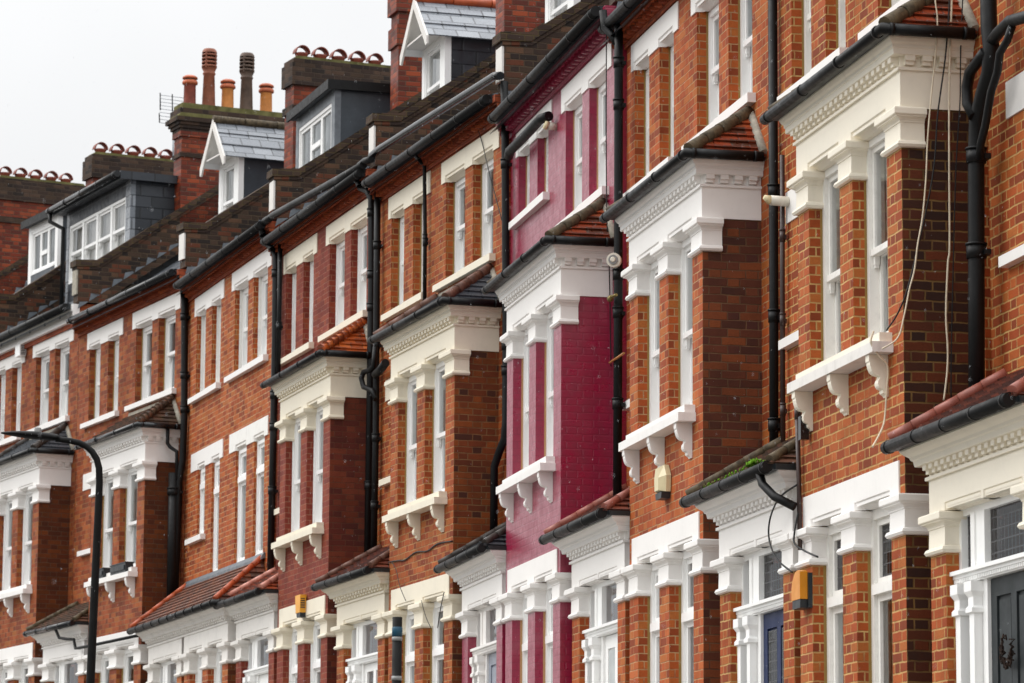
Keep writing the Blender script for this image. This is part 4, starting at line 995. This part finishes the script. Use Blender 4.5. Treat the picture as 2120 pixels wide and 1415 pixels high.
# aerial behind the cowled stack
m = MB(); X0 = -4.95
def AE(y, z): return HL('H', X0, y, z)
m.tube([AE(3.9, 6.1), AE(3.88, 7.25)], .016, 'alu', 8)
ae = item('television_aerial', m, 'grid television aerial on a thin pole behind the cowled chimney stack', 'aerial')
m = MB()
for y in (3.62, 3.86, 4.1): m.tube([AE(y, 7.44), AE(y-.01, 7.77)], .012, 'cableblack', 6)
m.tube([AE(3.61, 7.2), AE(3.6, 7.38)], .012, 'cableblack', 6)
for i in range(9): m.tube([AE(3.6, 7.2+.066*i), AE(4.11 if i > 3 else 3.86, 7.19+.066*i)], .006, 'alu', 5)
link('reflector', m.mesh('reflector', 0), ae)
m = MB(); m.tube([HL('H', X0, 3.86, 7.25), HL('H', X0+.5, 3.95, 7.56)], .012, 'cableblack', 6)
for i in range(7):
    p = HL('H', X0+.07*i, 3.87+.012*i, 7.29+.043*i)
    for d in (-1, 1): m.tube([p, p+Vector((d*.03, .02, .06*d))], .008, 'cableblack', 5)
link('director_boom', m.mesh('director_boom', 0), ae)

# street lamp and slim post by the kerb
def zg(y):
    T = [(-400, -3.), (0, 0), (21, 1.5), (27, 1.72), (32, 1.94), (37, 2.13), (43, 2.36), (48, 2.56), (59, 2.85), (64, 2.92), (75, 3.3), (90, 3.6), (700, 4.)]
    for (a, b), (c, d) in zip(T, T[1:]):
        if y <= c: return b+(d-b)*(y-a)/(c-a)
    return 4.
m = MB(); zl = zg(34.7)
m.tube([(-4.06, 34.7, zl), (-4.05, 34.7, zl+1.2)], .085, 'lampblack', 16); m.tube([(-4.05, 34.7, zl+1.2), (-4.045, 34.7, zl+1.3)], [.085, .043], 'lampblack', 16)
arc = [(-4.045, zl+1.3), (-4.009, 3.79), (-3.972, 5.5), (-3.968, 5.72), (-3.975, 5.86), (-4.0, 5.95), (-4.045, 6.02), (-4.1, 6.07), (-4.17, 6.105), (-4.26, 6.125), (-4.40, 6.145)]
m.tube([(a, 34.7, b) for a, b in arc], [.043, .042, .036, .034, .033, .032, .031, .03, .03, .029, .029], 'lampblack', 16)
lp = item('street_lamp', m, 'black street lamp with a curved arm and slim flat head at the left', 'street lamp')
m = MB(); hd = [(-4.38, .045, .05), (-4.46, .085, .058), (-4.62, .12, .06), (-4.72, .12, .05), (-4.82, .1, .035), (-4.90, .05, .02), (-4.93, .01, .01)]
ringz = []
for x, w, h in hd:
    zc = 6.15+(-4.38-x)*.085
    ringz.append([Vector((x, 34.7+w*math.cos(t), zc+h*(math.sin(t)*(.75 if math.sin(t) > 0 else .5)))) for t in [i/16*6.2832 for i in range(16)]])
for a, b in zip(ringz, ringz[1:]):
    for j in range(16): m.face([a[j], a[(j+1) % 16], b[(j+1) % 16], b[j]], 'lampblack', True)
m.face(ringz[0], 'lampblack'); m.face(ringz[-1][::-1], 'lampblack'); link('lamp_head', m.mesh('lamp_head', 0), lp)
m = MB(); m.lathe([(.0, 6.255), (.03, 6.25), (.035, 6.235), (.035, 6.2)], -4.575, 34.7, 'greyfoil', 12); link('photocell', m.mesh('photocell', 0), lp)
m = MB(); zp = zg(25.); m.tube([(-.78, 25, zp), (-.78, 25, 3.647)], .034, 'lampblack', 16)
po = item('sign_post', m, 'slim black post with a blue sleeve near its top, low in the middle', 'post')
m = MB(); m.tube([(-.78, 25, 3.515), (-.78, 25, 3.57)], .0365, 'bluefoil', 16); m.tube([(-.78, 25, 3.57), (-.78, 25, 3.592)], [.0365, .03], 'bluefoil', 16); link('sleeve', m.mesh('sleeve', 0), po); m = MB(); m.tube([(-.78, 25, 3.483), (-.78, 25, 3.51)], .0362, 'greyfoil', 16); link('post_band', m.mesh('post_band', 0), po); m = MB(); m.tube([(-.78, 25, 3.21), (-.78, 25, 3.24)], .0362, 'greyfoil', 16); link('post_band', m.mesh('post_band', 0), po)

# ------------------------------------------------------------------ ground, road, pavement
face = [HL(k, x, .55, 0) for k in 'OABPDEFGHIJ' for x in (.0, -5.4)]
line = [Vector((face[0].x+.22*20, face[0].y-20, 0))]+[Vector((p.x, p.y, 0)) for p in face]
dl = (line[-1]-line[-3]).normalized(); line.append(line[-1]+dl*60)
def strip(name, d0, d1, dz, mat, kind='structure'):
    m = MB(); pts = []
    for i, p in enumerate(line):
        t = (line[min(i+1, len(line)-1)]-line[max(i-1, 0)]).normalized(); nrm = Vector((-t.y, t.x, 0))
        if nrm.x > 0: nrm = -nrm
        a, b = p+nrm*d0, p+nrm*d1; z = zg(p.y)+dz
        pts.append(((a.x, a.y, z), (b.x, b.y, z)))
    for (a, b), (c, d) in zip(pts, pts[1:]): m.face([b, a, c, d] if True else 0, mat)
    o = link(name, m.mesh(name, 0), None, kind=kind); return m, pts, o
def ground():
    m = MB(); ys = [-60, -30, 0, 10, 21, 27, 32, 37, 43, 48, 59, 64, 75, 90, 150, 300, 700]; xs = [-600, -150, -40, -20, -8, 0, 8, 30, 150, 600]
    for a, b in zip(ys, ys[1:]):
        for c, d in zip(xs, xs[1:]): m.face([(c, a, zg(a)-.12), (d, a, zg(a)-.12), (d, b, zg(b)-.12), (c, b, zg(b)-.12)], 'soil')
    link('ground', m.mesh('ground', 0), None, kind='structure')
ground()
strip('front_paving', -.5, 2.4, .004, 'paving'); strip('pavement', 2.4, 4.9, .0, 'paving'); strip('road', 5.05, 12.5, -.11, 'asphalt'); strip('far_pavement', 12.6, 15., 0., 'paving')
m, pts, o = strip('kerb', 4.9, 5.05, .003, 'lead')
m2 = MB()
for (a, b), (c, d) in zip(pts, pts[1:]): m2.face([(b[0], b[1], b[2]-.13), b, d, (d[0], d[1], d[2]-.13)], 'lead')
bpy.data.objects.remove(o); m.v, off = m.v+m2.v, len(m.v); m.f += [[i+off for i in f] for f in m2.f]; m.m += m2.m; m.sm += m2.sm
link('kerb', m.mesh('kerb', 0), None, kind='structure')

# ------------------------------------------------------------------ fine rain in the air
m = MB(); rng = random.Random(3)
for i in range(2400):
    y = 10+rng.random()**.7*28; hx = y*.15; x = rng.uniform(-hx, hx); z = 1.6+y*.159+rng.uniform(-.11, .11)*y
    L_ = .006+.012*rng.random(); r = .00035+.0004*rng.random(); t = rng.uniform(-.12, .12)
    a, b = Vector((x, y, z)), Vector((x+L_*t, y, z+L_))
    c = (a+b)/2; q = [c+Vector((r, 0, 0)), c+Vector((0, r, 0)), c-Vector((r, 0, 0)), c-Vector((0, r, 0))]
    for j in range(4): m.face([a, q[(j+1) % 4], q[j]], 'rain'); m.face([b, q[j], q[(j+1) % 4]], 'rain')
link('rain', m.mesh('rain', 0), None, 'fine raindrops falling in front of the terrace', 'rain', None, 'stuff')

# ------------------------------------------------------------------ camera, sky, light
pitch, roll_, f_px = 0.157824, -0.0060295, 7500.
cp, sp_, cr, sr = math.cos(pitch), math.sin(pitch), math.cos(roll_), math.sin(roll_)
def wc(v):
    x, y, z = v; y, z = y*cp-z*sp_, y*sp_+z*cp; return cr*x-sr*y, sr*x+cr*y, z
ex, ez, ey = wc((1, 0, 0)), wc((0, 1, 0)), wc((0, 0, 1))          # camera components of world x, z, y
right = Vector((ex[0], ey[0], ez[0])); up = Vector((ex[1], ey[1], ez[1])); fwd = Vector((ex[2], ey[2], ez[2]))
cam = bpy.data.cameras.new('camera'); co = bpy.data.objects.new('camera', cam); col.objects.link(co)
mw = Matrix((( right.x, up.x, -fwd.x, 0), (right.y, up.y, -fwd.y, 0), (right.z, up.z, -fwd.z, CAMZ), (0, 0, 0, 1)))
co.matrix_world = mw
cam.dof.use_dof = True; cam.dof.focus_distance = 33.; cam.dof.aperture_fstop = 6.3; cam.sensor_width = 36; cam.lens = f_px/2120*36; cam.clip_end = 3000; cam.clip_start = .5
scene.camera = co

SUN_EL, SUN_AZ = R(42), R(-75)          # azimuth from +Y towards +X: light comes over the street from the left
w = bpy.data.worlds.new('World'); scene.world = w; w.use_nodes = True; nt = w.node_tree; nt.nodes.clear()
def N(t, **k):
    n = nt.nodes.new(t)
    for a, b in k.items(): setattr(n, a, b)
    return n
sky = N('ShaderNodeTexSky', sky_type='NISHITA'); sky.sun_disc = False; sky.sun_elevation = SUN_EL; sky.sun_rotation = SUN_AZ; sky.air_density = 2; sky.dust_density = 6
hs = N('ShaderNodeHueSaturation'); hs.inputs['Saturation'].default_value = .12; nt.links.new(sky.outputs[0], hs.inputs['Color'])
tc = N('ShaderNodeTexCoord'); sx = N('ShaderNodeSeparateXYZ'); nt.links.new(tc.outputs['Generated'], sx.inputs[0])
mr = N('ShaderNodeMapRange'); mr.inputs[1].default_value = 0; mr.inputs[2].default_value = 1; mr.inputs[3].default_value = 7.75; mr.inputs[4].default_value = 30
pw = N('ShaderNodeMath', operation='POWER'); pw.use_clamp = True; pw.inputs[1].default_value = 1.8; nt.links.new(sx.outputs[2], pw.inputs[0]); nt.links.new(pw.outputs[0], mr.inputs[0])
nz = N('ShaderNodeTexNoise'); nz.inputs['Scale'].default_value = 5; nz.inputs['Detail'].default_value = 4; nt.links.new(tc.outputs['Generated'], nz.inputs['Vector'])
nm = N('ShaderNodeMapRange'); nt.links.new(nz.outputs['Fac'], nm.inputs[0]); nm.inputs[1].default_value = .3; nm.inputs[2].default_value = .7; nm.inputs[3].default_value = .94; nm.inputs[4].default_value = 1.05
mu = N('ShaderNodeMath', operation='MULTIPLY'); nt.links.new(mr.outputs[0], mu.inputs[0]); nt.links.new(nm.outputs[0], mu.inputs[1])
cl = N('ShaderNodeVectorMath', operation='SCALE'); cl.inputs[0].default_value = (.985, .995, 1.01); nt.links.new(mu.outputs[0], cl.inputs['Scale'])
mx = N('ShaderNodeMix', data_type='RGBA'); mx.inputs['Factor'].default_value = .88; nt.links.new(hs.outputs[0], mx.inputs['A']); nt.links.new(cl.outputs[0], mx.inputs['B'])
bg = N('ShaderNodeBackground'); bg.inputs['Strength'].default_value = .1; nt.links.new(mx.outputs['Result'], bg.inputs[0])
wo = N('ShaderNodeOutputWorld'); nt.links.new(bg.outputs[0], wo.inputs[0])
sl = bpy.data.lights.new('sun', 'SUN'); sl.energy = 1.1; sl.angle = R(40); sl.color = (1, .97, .92)
so = bpy.data.objects.new('sun', sl); col.objects.link(so)
d = Vector((math.sin(SUN_AZ)*math.cos(SUN_EL), math.cos(SUN_AZ)*math.cos(SUN_EL), math.sin(SUN_EL)))
so.rotation_euler = d.to_track_quat('Z', 'Y').to_euler(); so.location = d*60

vs = scene.view_settings; vs.view_transform = 'Standard'; vs.look = 'None'; vs.exposure = .15; vs.gamma = 1.; vs.use_curve_mapping = False
cy = scene.cycles; cy.use_denoising = True; cy.max_bounces = 8; cy.transparent_max_bounces = 12; cy.diffuse_bounces = 4; cy.glossy_bounces = 4
cy.sample_clamp_indirect = 6
